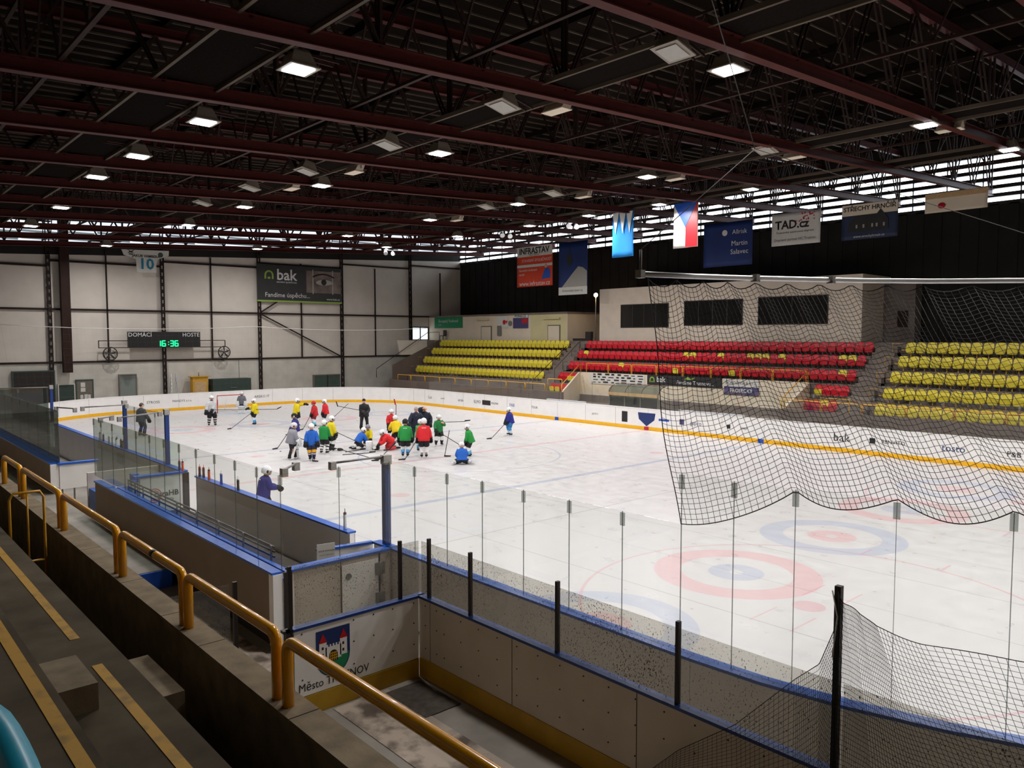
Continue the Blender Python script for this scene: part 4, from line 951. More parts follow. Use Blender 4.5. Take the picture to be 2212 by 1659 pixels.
# cream wall banners
t, yf = sign('white banner covered with rows of small sponsor marks on the cream wall', 6.5, 11.6, -21.54, 1.8, 2.6, M['paper'], 'sponsor_banner', cat='banner')
b = MB(); rr = random.Random(4)
for r in range(4):
    x = 11.3
    while x > 6.9:
        w = rr.uniform(.18, .5); hh = rr.uniform(.05, .13); b.box((x - w, yf, 1.9 + r * .19), (x, yf + .006, 1.9 + r * .19 + hh)); x -= w + rr.uniform(.18, .35)
b.build('sponsor_marks', M['ktext'], t, world=True); text('bak', (10.6, yf, 2.5), RT, UP, .2, M['ktext'], t)
def arch(t, x, y, z, r, m, th=.05):
    b = MB(); pts = [V((x + r, y, z - r)), V((x + r, y, z))] + [V((x + r * math.cos(a), y, z + r * math.sin(a))) for a in [math.radians(15 * i) for i in range(1, 12)]] + [V((x - r, y, z)), V((x - r, y, z - r))]
    for i in range(len(pts) - 1): b.beam(pts[i], pts[i + 1], .012, th * 2, up=(pts[i + 1] - pts[i]).cross(V((0, 1, 0))))
    b.box((x - r * .35, y - .005, z - r), (x + r * .35, y + .006, z - r * .5)); return b.build('arch_emblem', m, t, world=True)
t, yf = sign('black banner reading bak Fandime Trutnovu on the cream wall', .3, 6.27, -21.54, 1.98, 2.64, M['charcoal'], 'sponsor_banner', cat='banner')
arch(t, 5.85, yf, 2.32, .17, M['lime']); text('bak', (5.1, yf, 2.35), RT, UP, .52, M['wtext'], t, bold=.008)
text('Fandíme Trutnovu...', (2.35, yf, 2.22), RT, UP, .36, M['wtext'], t)
b = MB(); b.prism([(3.2, yf, 2.45), (2.9, yf, 2.62), (2.7, yf, 2.5), (2.3, yf, 2.6), (2.6, yf, 2.42)], (0, .006, 0)); b.build('leaf_motif', M['lime'], t, world=True)
t, yf = sign('white and purple banner beneath the railing right of the black banner', -2.3, .14, -21.54, 1.62, 2.62, M['purple'], 'sponsor_banner', cat='banner')
b = MB(); b.box((-2.3, yf, 2.15), (.14, yf + .008, 2.62)); b.build('white_half', M['paper'], t, world=True)
text('BORDOVSKÁ s.r.o.', (-1.08, yf + .01, 2.38), RT, UP, .27, M['ktext'], t); text('PROSECKÝ', (-1.08, yf, 1.9), RT, UP, .33, M['wtext'], t, bold=.006)
# opposite benches seen through the far boards: two boxes with a canopy
t = thing('timekeeper_cabin', 'wooden framed cabin with curved clear canopy behind the far boards', 'cabin', (4.6, -17, -.2))
b = MB(); b.box((2.6, -18.0, 1.42), (6.6, -17.8, 1.62)); b.build('wooden_beam', M['wood'], t, world=True)
for x in (2.6, 4.0, 5.3, 6.6): b = MB(); b.box((x - .03, -17.95, -.2), (x + .03, -17.89, 1.45)); b.build('post', M['grey'], t, world=True)
b = MB()
rings = [[V((x, -17.9 - 1.1 * (1 - math.cos(a)), 1.62 + .55 * math.sin(a))) for a in [math.radians(12 * i) for i in range(8)]] for x in (2.5, 6.7)]
b.loft(rings, cap=False, close=False); b.build('canopy', M['smoked'], t, world=True)
b = MB()
for i in range(4):
    x = 2.55 + i * 1.35; b.tube([V((x, -17.9 - 1.1 * (1 - math.cos(a)), 1.62 + .55 * math.sin(a))) for a in [math.radians(12 * j) for j in range(8)]], .02, 5)
b.build('canopy_rib', M['dark'], t, world=True)
b = MB(); b.box((2.6, -18.0, .2), (6.6, -17.96, 1.4)); b.build('glass_front', M['smoked'], t, world=True)
for (x0, x1, l) in ((6.9, 9.6, 'blue bench backs in the left box beyond the far boards'), (-4.6, -1.2, 'blue bench backs in the right box beyond the far boards')):
    t = thing('far_box_bench', l, 'bench', ((x0 + x1) / 2, -15.2, -.2))
    b = MB(); b.box((x0 - .4, -15.5, -.2), (x1 + .4, -15.35, 1.1)); b.build('white_back', M['white'], t, world=True)
    b = MB(); b.box((x0, -15.33, .85), (x1, -15.28, 1.0)); b.box((x0, -15.33, .6), (x1, -15.28, .75)); b.box((x0, -15.3, .4), (x1, -14.9, .45)); b.build('blue_slats', M['blue'], t, world=True)
# glass along the far side boards
for i in range(15):
    x = 21 - i * 2.8; pane((x - 2.8, YF - .06, 0), (x, YF - .06, 0), BH + .04, 2.6, M['glass'], 'farside', 'long row of clear panes on the far side boards')
# round table things behind cabin
b = MB(); b.ball((2.0, -16.3, .55), (.35, .35, .45)); tag(b.build('covered_drum', M['dark']), 'dark rounded drum to the right of the cabin', 'drum')
TQ = []
for k in range(9):
    u = k / 8; a = (u - .5) * 2; x = -24.05 + a * .62; zt = 3.93 - .1 * abs(a) ** 4
    yy = 20.85 + .03 * a * a
    TQ.append([(x, yy, 3.6), (x, yy - .03, zt - .02), (x, yy + .01, zt), (x, yy + .08, zt - .01), (x, yy + .09, 3.6)])
TQC = (-24.12, 20.9, 3.7)
# ================================================================== HANGING BANNERS AND FLAGS
def hang(name, lab, cat, x0, x1, y, z0, z1, m, wav=.05, seg=12):
    """cloth facing +Y (towards the ice); x0 is the left edge (larger x)"""
    t = thing(name, lab, cat, ((x0 + x1) / 2, y, z0)); b = MB(); th = .012; n = seg
    f = lambda u, v: y + wav * math.sin(u * 7 + v * 2) * (.3 + .7 * v)
    fr = [[V((x0 + (x1 - x0) * i / n, f(i / n, j / 8), z1 + (z0 - z1) * j / 8)) for i in range(n + 1)] for j in range(9)]
    rings = []
    for row in fr: rings.append(row + [p - V((0, th, 0)) for p in reversed(row)])
    b.loft(rings); b.build('cloth', m, t, world=True); return t, (lambda x, z: f((x - x0) / (x1 - x0), (z1 - z) / (z1 - z0)) + .012)
RT = (-1, 0, 0); UP = (0, 0, 1)
def patch(t, pts, Y, m, nm, dy=.012):
    b = MB(); b.prism([V((x, Y, z)) for x, z in pts], (0, dy, 0)); return b.build(nm, m, t, world=True)
# orange construction company banner
t, F = hang('hanging_banner', 'orange and white construction company banner, leftmost hanging on the dark wall', 'banner', 22.43, 18.1, -24, 9.55, 12.95, M['orange'], .0)
yb = -23.99
patch(t, [(22.4, 12.1), (22.4, 12.93), (18.12, 12.93), (18.12, 12.1)], yb, M['paper'], 'white_header'); text('INFRASTAV', (20.3, yb + .015, 12.55), RT, UP, .72, M['ktext'], t, bold=.02)
text('TRUTNOV', (20.3, yb + .015, 12.2), RT, UP, .28, M['ktext'], t)
patch(t, [(22.4, 11.2), (22.4, 11.42), (18.12, 11.42), (18.12, 11.2)], yb, M['paper'], 'white_band'); text('STAVEBNÍ SPOLEČNOST', (20.0, yb, 11.75), RT, UP, .33, M['wtext'], t)
text('Generální dodavatel', (22.2, yb, 10.95), RT, UP, .28, M['wtext'], t, align='LEFT'); text('staveb', (22.2, yb, 10.6), RT, UP, .28, M['wtext'], t, align='LEFT')
text('www.infrastav.cz', (20.25, yb, 9.8), RT, UP, .55, M['wtext'], t)
patch(t, [(19.4, 10.1), (18.9, 11.1), (18.4, 10.9), (18.3, 10.2)], yb, M['blue'], 'worker_figure'); 
b = MB(); b.ball((18.85, yb + .01, 11.2), (.17, .02, .18)); b.build('worker_head', M['skin'], t, world=True)
# mountain banner
t, F = hang('hanging_banner', 'blue mountain banner with cable car, second on the dark wall', 'banner', 17.38, 14.2, -24, 8.65, 12.9, M['navy'], .0)
patch(t, [(17.36, 8.67), (17.36, 9.3), (14.22, 9.3), (14.22, 8.67)], yb, M['paper'], 'white_footer'); text('Krkonošský zimní ráj', (15.8, yb + .015, 9.0), RT, UP, .26, M['ktext'], t)
patch(t, [(17.0, 9.3), (15.9, 10.3), (15.2, 10.9), (14.7, 10.8), (14.25, 10.5), (14.25, 9.3)], yb, M['lampoff'], 'snow_peak')
patch(t, [(16.5, 11.3), (16.4, 11.95), (15.95, 11.95), (15.85, 11.3), (16.0, 11.05), (16.35, 11.05)], yb, M['charcoal'], 'cable_car'); patch(t, [(16.2, 11.9), (16.2, 12.6), (16.15, 12.6), (16.15, 11.9)], yb, M['charcoal'], 'cable')
# town flag: white spikes on blue
FY = -15.6
t, F = hang('hanging_flag', 'blue flag with three white spikes hanging from the roof', 'flag', 4.45, 2.8, FY, 10.18, 12.93, M['flagblue'], .05)
for k in range(3):
    a = 4.42 - k * .54; patch(t, [(a, 12.9), (a - .5, 12.9), (a - .25, 11.6)], FY + .055, M['paper'], 'white_spike', .01)
# state flag
t, F = hang('hanging_flag', 'white, red and blue state flag hanging from the roof', 'flag', -.15, -1.8, FY, 10.36, 12.9, M['paper'], .05)
patch(t, [(-.98, 10.38), (-.98, 11.6), (-1.78, 12.88), (-1.78, 10.38)], FY + .055, M['red'], 'red_stripe', .01); patch(t, [(-.17, 12.88), (-1.78, 12.88), (-.98, 11.5)], FY + .07, M['blue'], 'blue_wedge', .01)
# insurance banner (code pattern left out)
t, F = hang('hanging_banner', 'dark blue insurance banner hanging right of the state flag', 'banner', 3.5, -.2, -24, 10.0, 12.9, M['navy'], .0)
text('Allrisk', (.75, yb, 12.2), RT, UP, .42, M['wtext'], t); text('Martin', (.75, yb, 11.45), RT, UP, .46, M['wtext'], t); text('Salavec', (.75, yb, 10.9), RT, UP, .46, M['wtext'], t)
b = MB(); b.tube([(1.85, yb, 12.2), (1.85, yb + .02, 12.2)], .2, 14); b.build('round_emblem', M['wtext'], t, world=True)
# bus company banner
t, F = hang('hanging_banner', 'white bus company banner with grey lettering, fourth banner on the dark wall', 'banner', -1.55, -4.75, -24, 11.0, 13.0, M['paper'], .0)
text('TAD.cz', (-2.9, yb, 12.25), RT, UP, .72, M['ktext'], t, bold=.02); text('Trutnovská autobusová doprava', (-3.1, yb, 11.8), RT, UP, .19, M['ktext'], t); text('Dopravní partner HC Trutnov', (-3.1, yb, 11.35), RT, UP, .22, M['ktext'], t)
rr = random.Random(2); b = MB()
for i in range(26):
    x, z = -3.1 - rr.random() * 1.3, 12.4 + rr.random() * .5; b.cbox((x, yb + .008, z), (.07, .012, .07))
b.build('red_dots', M['red'], t, world=True)
# roofing company banner
t, F = hang('hanging_banner', 'roofing company banner with a dark house picture', 'banner', -6.05, -9.25, -24, 10.95, 13.0, M['navyd'], .0)
patch(t, [(-6.07, 12.35), (-6.07, 12.98), (-9.23, 12.98), (-9.23, 12.35)], yb, M['cream'], 'cream_header'); text('STŘECHY HRNČÍŘ', (-7.65, yb + .015, 12.72), RT, UP, .36, M['ktext'], t, bold=.008)
patch(t, [(-6.5, 11.9), (-6.9, 12.3), (-8.1, 12.35), (-8.3, 12.6), (-8.75, 12.0), (-8.75, 11.4), (-6.5, 11.4)], yb + .014, M['charcoal'], 'house_picture')
b = MB()
for x in (-6.9, -7.3, -7.8, -8.05, -8.45): b.box((x - .1, yb + .03, 11.6), (x, yb + .035, 11.8))
b.build('house_windows', M['lampoff'], t, world=True); text('www.strechy.cz   499 123 456' if 0 else 'www.strechyhrncir.cz', (-7.65, yb, 11.12), RT, UP, .2, M['wtext'], t)
t, F = hang('hanging_banner', 'cream and orange banner high up at the right, last of the row', 'banner', -10.65, -13.7, -24, 12.0, 13.05, M['cream'], .0)
patch(t, [(-10.67, 12.75), (-10.67, 13.03), (-13.68, 13.03), (-13.68, 12.75)], yb, M['wood'], 'tan_band'); b = MB(); b.ball((-11.5, yb + .01, 12.35), (.2, .02, .16)); b.build('red_blob', M['red'], t, world=True)
# ================================================================== END WALL THINGS
RE = (0, -1, 0)
X0 = 37.6
t = thing('advert_banner', 'large black bak banner with an eye photograph high on the white wall', 'banner', (X0, -11.4, 8.5))
b = MB(); b.box((X0, -15.5, 8.42), (X0 + .05, -7.25, 11.65)); b.build('board', M['charcoal'], t, world=True); xf = X0 - .003
b = MB(); b.box((xf - .01, -15.5, 8.38), (X0, -7.25, 8.52)); b.build('lime_edge', M['lime'], t, world=True)
b = MB(); r = .34; y0, z0 = -8.35, 10.72
pts = [V((xf, y0 + r, z0 - r)), V((xf, y0 + r, z0))] + [V((xf, y0 + r * math.cos(a), z0 + r * math.sin(a))) for a in [math.radians(15 * i) for i in range(1, 12)]] + [V((xf, y0 - r, z0)), V((xf, y0 - r, z0 - r))]
for i in range(len(pts) - 1): b.beam(pts[i], pts[i + 1], .15, .02, up=(1, 0, 0))
b.box((xf, y0 - .12, z0 - .34), (xf - .01, y0 + .12, z0 - .16)); b.build('arch_emblem', M['lime'], t, world=True)
text('bak', (xf, -10.0, 10.75), RE, UP, 1.35, M['wtext'], t, bold=.02); text('stavební společnost', (xf, -10.0, 10.15), RE, UP, .24, M['wtext'], t)
text('Fandíme úspěchu...', (xf, -10.1, 8.98), RE, UP, .56, M['wtext'], t); text('www.bak.cz', (xf, -14.6, 8.75), RE, UP, .28, M['wtext'], t)
b = MB(); b.box((xf, -15.4, 9.3), (xf - .012, -11.9, 11.3)); ph_ = b.build('eye_photo', M['photo'], t, world=True)
b = MB(); b.box((xf - .02, -12.6, 9.2), (xf - .03, -12.5, 11.4)); b.box((xf - .02, -14.6, 9.2), (xf - .03, -14.5, 11.4)); b.build('window_bars', M['lampoff'], t, world=True)
b = MB()
e1 = [V((xf - .016, -13.7 + .85 * math.cos(a), 10.25 + .28 * math.sin(a) * (1 if math.sin(a) > 0 else .8))) for a in [2 * PI * i / 24 for i in range(24)]]
b.prism(e1, (-.004, 0, 0)); b.build('eye_white', M['lampoff'], t, world=True)
b = MB(); b.tube([(xf - .02, -13.65, 10.3), (xf - .026, -13.65, 10.3)], .27, 18); b.build('iris', M['ktext'], t, world=True)
b = MB(); b.tube([V((xf - .02, -14.7 + i * .18, 10.75 + .28 * math.sin(PI * i / 12))) for i in range(13)], .07, 5); b.build('eyebrow', M['ktext'], t, world=True)
# scoreboard
t = thing('scoreboard', 'black scoreboard reading DOMACI and HOSTE with green clock digits', 'scoreboard', (37.2, .65, 4.45))
b = MB(); b.box((37.15, -2.1, 4.44), (37.4, 3.42, 5.7)); b.build('cabinet', M['screen'], t, world=True)
text('DOMÁCÍ', (37.14, 2.55, 5.45), RE, UP, .44, M['wtext'], t); text('HOSTÉ', (37.14, -1.35, 5.45), RE, UP, .44, M['wtext'], t)
b = MB(); DIG = {'1': 'bc', '6': 'acdefg', '3': 'abcdg'}
def digit(y, z, h, ch):
    w = h * .55; s = .05; P_ = dict(a=((0, h), (w, h)), b=((w, h), (w, h / 2)), c=((w, h / 2), (w, 0)), d=((0, 0), (w, 0)), e=((0, h / 2), (0, 0)), f=((0, h), (0, h / 2)), g=((0, h / 2), (w, h / 2)))
    for q in DIG[ch]:
        (a0, a1), (c0, c1) = P_[q]; b.beam((37.135, y - a0, z + a1), (37.135, y - c0, z + c1), .07, .02, up=(1, 0, 0))
for yy, ch in ((1.27, '1'), (.98 - .08, '6'), (.28, '3'), (-.08, '6')): digit(yy, 4.56, .42, ch)
b.cbox((37.135, .42, 4.68), (.02, .06, .06)); b.cbox((37.135, .42, 4.88), (.02, .06, .06)); b.build('clock_digits', M['ledg'], t, world=True)
b = MB()
for z in (4.46, 5.0):
    b.box((37.25, -4.2, z - .03), (37.3, -2.1, z + .03)); b.box((37.25, 3.42, z - .03), (37.3, 5.5, z + .03))
b.box((37.25, -4.22, 4.46), (37.3, -4.16, 5.0)); b.box((37.25, 5.45, 4.46), (37.3, 5.51, 5.0)); b.box((37.4, .55, 4.6), (37.7, .75, 5.5)); b.build('support_frame', M['dark'], t, world=True)
for (y, l) in ((4.68, 'round wall fan left of the scoreboard'), (-4.12, 'round wall fan right of the scoreboard')):
    t = thing('round_fan', l, 'fan', (37.3, y, 3.5), group='fans beside the scoreboard')
    b = MB(); c = V((37.3, y, 4.0))
    b.tube([c + V((0, .5 * math.cos(a), .5 * math.sin(a))) for a in [2 * PI * i / 24 for i in range(25)]], .04, 6)
    b.tube([c + V((-.05, .3 * math.cos(a), .3 * math.sin(a))) for a in [2 * PI * i / 24 for i in range(25)]], .012, 4)
    for i in range(8): a = 2 * PI * i / 8; b.tube([c + V((-.06, .08 * math.cos(a), .08 * math.sin(a))), c + V((-.02, .5 * math.cos(a), .5 * math.sin(a)))], .012, 4)
    b.build('guard', M['dark'], t, world=True)
    b = MB(); b.tube([c + V((-.04, 0, 0)), c + V((.12, 0, 0))], .09, 10)
    for i in range(5):
        a = 2 * PI * i / 5; u = V((0, math.cos(a), math.sin(a))); w = V((.3, -math.sin(a), math.cos(a)))
        b.prism([c + u * .08, c + u * .42 + w * .05, c + u * .42 + w * .2, c + u * .1 + w * .1], (.01, 0, 0))
    b.build('blades', M['fan'], t, world=True)
    b = MB(); b.box((37.32, y - .3, 3.42), (37.42, y + .3, 3.5)); b.tube([(37.37, y - .25, 3.5), (37.37, y - .45, 4.0)], .02, 5); b.tube([(37.37, y + .25, 3.5), (37.37, y + .45, 4.0)], .02, 5); b.box((37.35, y - .05, 3.3), (37.99, y + .05, 3.42)); b.build('stand', M['dark'], t, world=True)
# retired jersey banner
t = thing('jersey_banner', 'white jersey shaped banner with name and number 10 under the roof', 'banner', (37.0, 2., 10.3))
b = MB(); b.prism([V((36.98, y, z)) for y, z in ((3.75, 12.0), (.25, 12.12), (.28, 11.72), (1.22, 11.35), (1.25, 10.35), (2.68, 10.3), (2.72, 11.32), (3.6, 11.6))], (.03, 0, 0)); b.build('cloth', M['paper'], t, world=True)
text('10', (36.97, 1.98, 10.95), RE, UP, 1.15, M['teal'], t, bold=.03); text('JAKUB VAMBERA', (36.97, 1.98, 11.58), RE, UP, .27, M['ktext'], t, bold=.008)
b = MB(); b.tube([(36.975, .9, 11.75), (36.965, .9, 11.75)], .2, 12); b.build('round_emblem', M['greenp'], t, world=True)
b = MB(); b.cbox((36.97, 3.08, 11.85), (.01, .26, .1)); b.cbox((36.97, 3.08, 11.68), (.01, .3, .08)); b.tube([(36.97, 3.3, 12.0), (36.97, 2.85, 11.75)], .02, 4); b.tube([(36.97, 2.85, 12.0), (36.97, 3.3, 11.75)], .02, 4); b.build('dark_emblem', M['ktext'], t, world=True)
# doors, hatches, objects along the wall
def wallbox2(name, lab, cat, y1, y0, z0, z1, m, x=37.7, th=.2, fr=None):
    t = thing(name, lab, cat, (x, (y0 + y1) / 2, z0)); b = MB(); b.box((x, y0, z0), (x + th, y1, z1)); b.build('body', m, t, world=True)
    if fr:
        b = MB()
        for (a, c) in (((y0 - .08, z0), (y0, z1 + .08)), ((y1, z0), (y1 + .08, z1 + .08)), ((y0, z1), (y1, z1 + .08))): b.box((x - .03, a[0], a[1]), (x + th, c[0], c[1]))
        b.build('frame', fr, t, world=True)
    return t
t = wallbox2('boarded_hatch', 'pale boarded hatch in a dark frame on the lower white wall', 'hatch', 3.95, 2.8, -.2, 2.3, M['mural'], fr=M['doorg'])
t = wallbox2('notice_door', 'grey-brown door with paper notices at the left of the white wall', 'door', 6.95, 5.9, -.2, 2.0, M['doorg'], fr=M['greenp'])
b = MB()
for (y, z, w, h) in ((6.55, 1.5, .3, .35), (6.55, 1.15, .32, .3), (6.65, .62, .2, .3), (6.35, .5, .24, .45), (6.15, .62, .2, .3)): b.box((37.68, y - w / 2, z), (37.69, y + w / 2, z + h))
b.build('notice', M['paper'], t, world=True)
wallbox2('green_door', 'dark green closed door between the notice door and the left corner', 'door', 8.15, 7.15, -.2, 1.72, M['greendark'], fr=M['block'])
wallbox2('dark_opening', 'large dark roller opening at the far left of the white wall', 'opening', 11.0, 8.45, -.2, 2.75, M['dark'], fr=M['greenp'])
wallbox2('dark_opening', 'dark doorway cut by the left edge of the picture', 'opening', 13.6, 12.0, -.2, 2.75, M['dark'])
t = wallbox2('kiosk_cabinet', 'ochre yellow cabinet standing against the white wall', 'cabinet', -1.35, -2.6, -.2, 2.0, M['yellowbox'], x=37.0, th=.6)
b = MB(); b.box((36.98, -2.45, .6), (37.0, -1.5, 1.6)); b.build('front_panel', M['wood'], t, world=True); b = MB(); b.tube([(37.3, -1.95, 2.0), (37.3, -1.95, 2.35)], .03, 5); b.build('vent_pipe', M['dark'], t, world=True)
b = MB(); b.box((36.9, -2.75, 2.0), (37.65, -1.2, 2.06)); b.build('roof', M['yellowbox'], t, world=True)
t = wallbox2('tarp_container', 'long dark green container with rounded top behind the far goal', 'container', -2.85, -6.1, -.2, 1.78, M['greendark'], x=36.6, th=1.)
b = MB(); b.box((36.55, -4.8, 1.0), (36.59, -4.3, 1.04)); b.build('handle', M['grey'], t, world=True)
t = wallbox2('dark_opening', 'grey-green double hatch at the foot of the wall below the brace', 'hatch', -12.6, -15.2, -.2, 1.7, M['greenp'], fr=M['doorg'])
b = MB(); b.box((37.68, -14.0, -.2), (37.69, -13.9, 1.7)); b.build('centre_strip', M['dark'], t, world=True)
t = thing('step_ladder', 'grey folding step ladder leaning by the lattice column', 'ladder', (37, .1, -.2))
for s in (-1, 1):
    b = MB(); b.beam((36.7, .1 + s * .3, -.2), (37.2, .1 + s * .17, 2.35), .05, .05); b.build('front_rail', M['alu'], t, world=True)
    b = MB(); b.beam((37.55, .1 + s * .3, -.2), (37.2, .1 + s * .17, 2.35), .03, .03); b.build('rear_rail', M['alu'], t, world=True)
for k in range(7):
    z = .15 + k * .3; x = 36.7 + (z + .2) / 2.55 * .5; b = MB(); b.box((x - .06, .1 - .26, z), (x + .06, .1 + .26, z + .04)); b.build('step', M['alu'], t, world=True)
# ventilation pipe on wall etc.
b = MB(); b.tube([(37.9, -5.6 + .0, -.1), (37.9, -5.6, 3.3)], .02, 5); tag(b.build('drain_pipe', M['dark']), 'thin dark pipe on the lower wall by the green container', 'pipe')
# wall light spotlights under the roof
for i, (x, y, l) in enumerate(((27.5, -13.9, 'pair of silver spotlights under the roof near the end wall'), (12.5, -13.5, 'silver spotlight cluster left of the orange banner'), (6.4, -13.6, 'silver spotlight beside the spiked blue flag'))):
    t = thing('spotlight', l, 'spotlight', (x, y, rz0(y) - .5), group='small roof spotlights')
    for s in (0, .7):
        b = MB(); c = V((x, y - s, rz0(y) - .35)); b.tube([c, c + V((-.25, .15, -.2))], [.1, .17], 10); b.build('head', M['alu'], t, world=True)
    b = MB(); b.box((x - .04, y - .75, rz0(y) - .2), (x + .04, y + .05, rz0(y) - .12)); b.tube([(x, y, rz0(y) - .15), (x, y, rz0(y) + .02)], .02, 5); b.build('bracket', M['dark'], t, world=True)

# ================================================================== GOAL
t = thing('hockey_goal', 'hockey goal with red crossbar and white netting at the far end', 'goal', (26, 0, 0))
b = MB(); b.tube([(26, .915, 0), (26, .915, 1.22), (26, -.915, 1.22), (26, -.915, 0)], .035, 8); b.build('front_frame', M['red'], t, world=True)
b = MB(); b.tube([(26, .9, .03), (26.9, .75, .03), (27.1, .4, .03), (27.1, -.4, .03), (26.9, -.75, .03), (26, -.9, .03)], .03, 6); b.tube([(26, .9, 1.2), (26.4, .7, 1.2), (26.5, 0, 1.2), (26.4, -.7, 1.2), (26, -.9, 1.2)], .02, 6); b.tube([(26.5, 0, 1.2), (27.1, 0, .03)], .02, 6); b.build('rear_frame', M['white'], t, world=True)
BK = [V((26, .9, 1.2)), V((26.4, .7, 1.2)), V((26.5, 0, 1.2)), V((26.4, -.7, 1.2)), V((26, -.9, 1.2))]; BG = [V((26, .9, .03)), V((26.9, .75, .03)), V((27.1, 0, .03)), V((26.9, -.75, .03)), V((26, -.9, .03))]
b = MB()
for i in range(41):
    b.tube([lerp(BK, i / 40), lerp(BG, i / 40)], .006, 3, cap=False)
for j in range(13): b.tube([lerp(BK, i / 20).lerp(lerp(BG, i / 20), j / 12) for i in range(21)], .006, 3, cap=False)
b.build('netting', M['white'], t, world=True)
b = MB(); b.prism([(26.05, .86, .55), (26.3, .8, .6), (26.3, .8, .95), (26.05, .86, .9)], (0, -.02, 0)); b.build('red_flag_panel', M['red'], t, world=True)

# board adverts (small prints on the boards)
def ad_far(x, s, m=None, size=.3, sh=None, sm=None):
    if s: o = text(s, (x, YF + .004, .66), RT, UP, size, m or M['ktext'], t_far, 'board_print')
    if sh:
        b = MB(); w, h = sh; b.box((x - w / 2 + (.0 if not s else .9), YF + .001, .66 - h / 2), (x + w / 2 + (.0 if not s else .9), YF + .006, .66 + h / 2)); b.build('board_print', sm or M['ktext'], t_far, world=True)
for x, s, kw in ((-18.5, 'P&B stavby', {}), (-15.9, 'tosto', dict(m=M['navy'], size=.42)), (-13.5, 'RENVITO', dict(size=.24, sh=(.25, .25))), (-11.2, 'bak', dict(m=M['charcoal'], size=.55)), (-6.2, 'kaspr', dict(size=.2, sh=(.2, .2))), (-3.3, 'gapro', dict(m=M['purple'], size=.32, sh=(.3, .3), sm=M['purple'])),
                 (1.6, None, dict(sh=(.42, .62))), (-1.2, None, dict(sh=(.7, .12), sm=M['blue'])), (3.9, 'gastro', dict(size=.2, m=M['grey'])), (9.2, 'TOUR', dict(size=.22)), (11.4, 'FAB', dict(m=M['blue'], size=.3)), (13.2, 'MALFINI', dict(size=.2, sh=(.9, .34), sm=M['dark'])),
                 (15.1, 'ELMO', dict(size=.3)), (17.0, 'erule', dict(size=.3)), (19.2, 'jaromil', dict(size=.16)), (20.8, 'Los', dict(size=.34))): ad_far(x, s, **kw)
b = MB(); q = [V((x_, YF + .003, z_)) for x_, z_ in ((.62, .98), (-.62, .98), (-.55, .6), (0, .22), (.55, .6))]; b.prism(q, (0, .004, 0)); b.build('board_print', M['navy'], t_far, world=True)
t_end = [o for o in bpy.data.objects if o.get('label') == 'white rink boards behind the far goal'][0]
for y, s, m_, sz in ((3.9, 'STROSS', M['ktext'], .26), (1.9, 'MANDYS s.r.o.', M['ktext'], .22), (-2.6, 'Ing.', M['ktext'], .3), (-4.1, 'AREKO IT', M['ktext'], .28)): text(s, (XE - .004, y, .68), RE, UP, sz, m_, t_end, 'board_print')
# ================================================================== PEOPLE
def ik(a, c, l1, l2, pole):
    a, c = V(a), V(c); d = c - a; L = d.length
    if L > (l1 + l2) * .995: c = a + d * ((l1 + l2) * .995 / L); d = c - a; L = d.length
    k = (l1 * l1 - l2 * l2 + L * L) / (2 * L); h = math.sqrt(max(l1 * l1 - k * k, 0)); u = d / L
    p = V(pole); p = p - u * p.dot(u); p = p.normalized() if p.length > 1e-6 else u.orthogonal().normalized()
    return a + u * k + p * h, c
def smooth3(a, m_, c, n=3):
    """polyline through a bent joint with a rounded corner"""
    p1 = a.lerp(m_, .8); p2 = m_.lerp(c, .2); out = [a, a.lerp(m_, .4), p1]
    for i in range(1, n): f = i / n; out.append((p1.lerp(m_, f)).lerp(m_.lerp(p2, f), f))
    return out + [p2, m_.lerp(c, .6), c]
def radii(vals, n):
    out = []
    for i in range(n):
        k = i / (n - 1) * (len(vals) - 1); j = min(int(k), len(vals) - 2); out.append(vals[j] + (vals[j + 1] - vals[j]) * (k - j))
    return out
JC = {}
def jm(c, nm):
    if c not in JC: JC[c] = mat(nm + '_' + c.strip('#'), c, .75, var=.07, scale=14)
    return JC[c]
def glove(b, p, d, s, sgn):
    """padded glove with five curled fingers; p wrist, d direction"""
    d = d.normalized(); side = d.cross(V((0, 0, 1)));
    if side.length < .1: side = V((0, 1, 0))
    side.normalize(); dn = side.cross(d).normalized() * -1
    if dn.z > 0: dn = -dn
    b.tube([p - d * .03 * s, p + d * .02 * s, p + d * .075 * s], [(.045 * s, .05 * s), (.038 * s, .046 * s), (.03 * s, .045 * s)], 8)
    for i in range(4):
        o = p + d * .07 * s + side * (-.036 + .024 * i) * s; L = (.9, 1.05, 1.0, .8)[i] * s
        b.tube([o, o + d * .03 * L + dn * .006 * s, o + d * .042 * L + dn * .03 * s, o + d * .02 * L + dn * .05 * s], .0135 * s, 6)
    o = p + d * .025 * s + side * sgn * .045 * s; b.tube([o, o + side * sgn * .015 * s + d * .03 * s + dn * .02 * s, o + d * .05 * s + dn * .04 * s - side * sgn * .015 * s], .015 * s, 6)
def stick(butt, heel, bdir, label, group='hockey sticks', bc='ktext', wc='dark'):
    butt, heel, bd = V(butt), V(heel), V(bdir).normalized()
    t = thing('hockey_stick', label, 'hockey stick', heel, group=group)
    b = MB(); b.tube([butt, heel], .016, 6); b.build('shaft', M[wc], t, world=True)
    b = MB(); sd = V((-bd.y, bd.x, 0)) * .012; up = V((0, 0, .065)) if abs(bd.z) < .5 else V((.05, .05, 0))
    b.prism([heel - bd * .02 - V((0, 0, .008)), heel + bd * .27 + V((0, 0, .0)), heel + bd * .29 + up * .8, heel + up - bd * .02], sd); b.build('blade', M[bc], t, world=True)
    return t
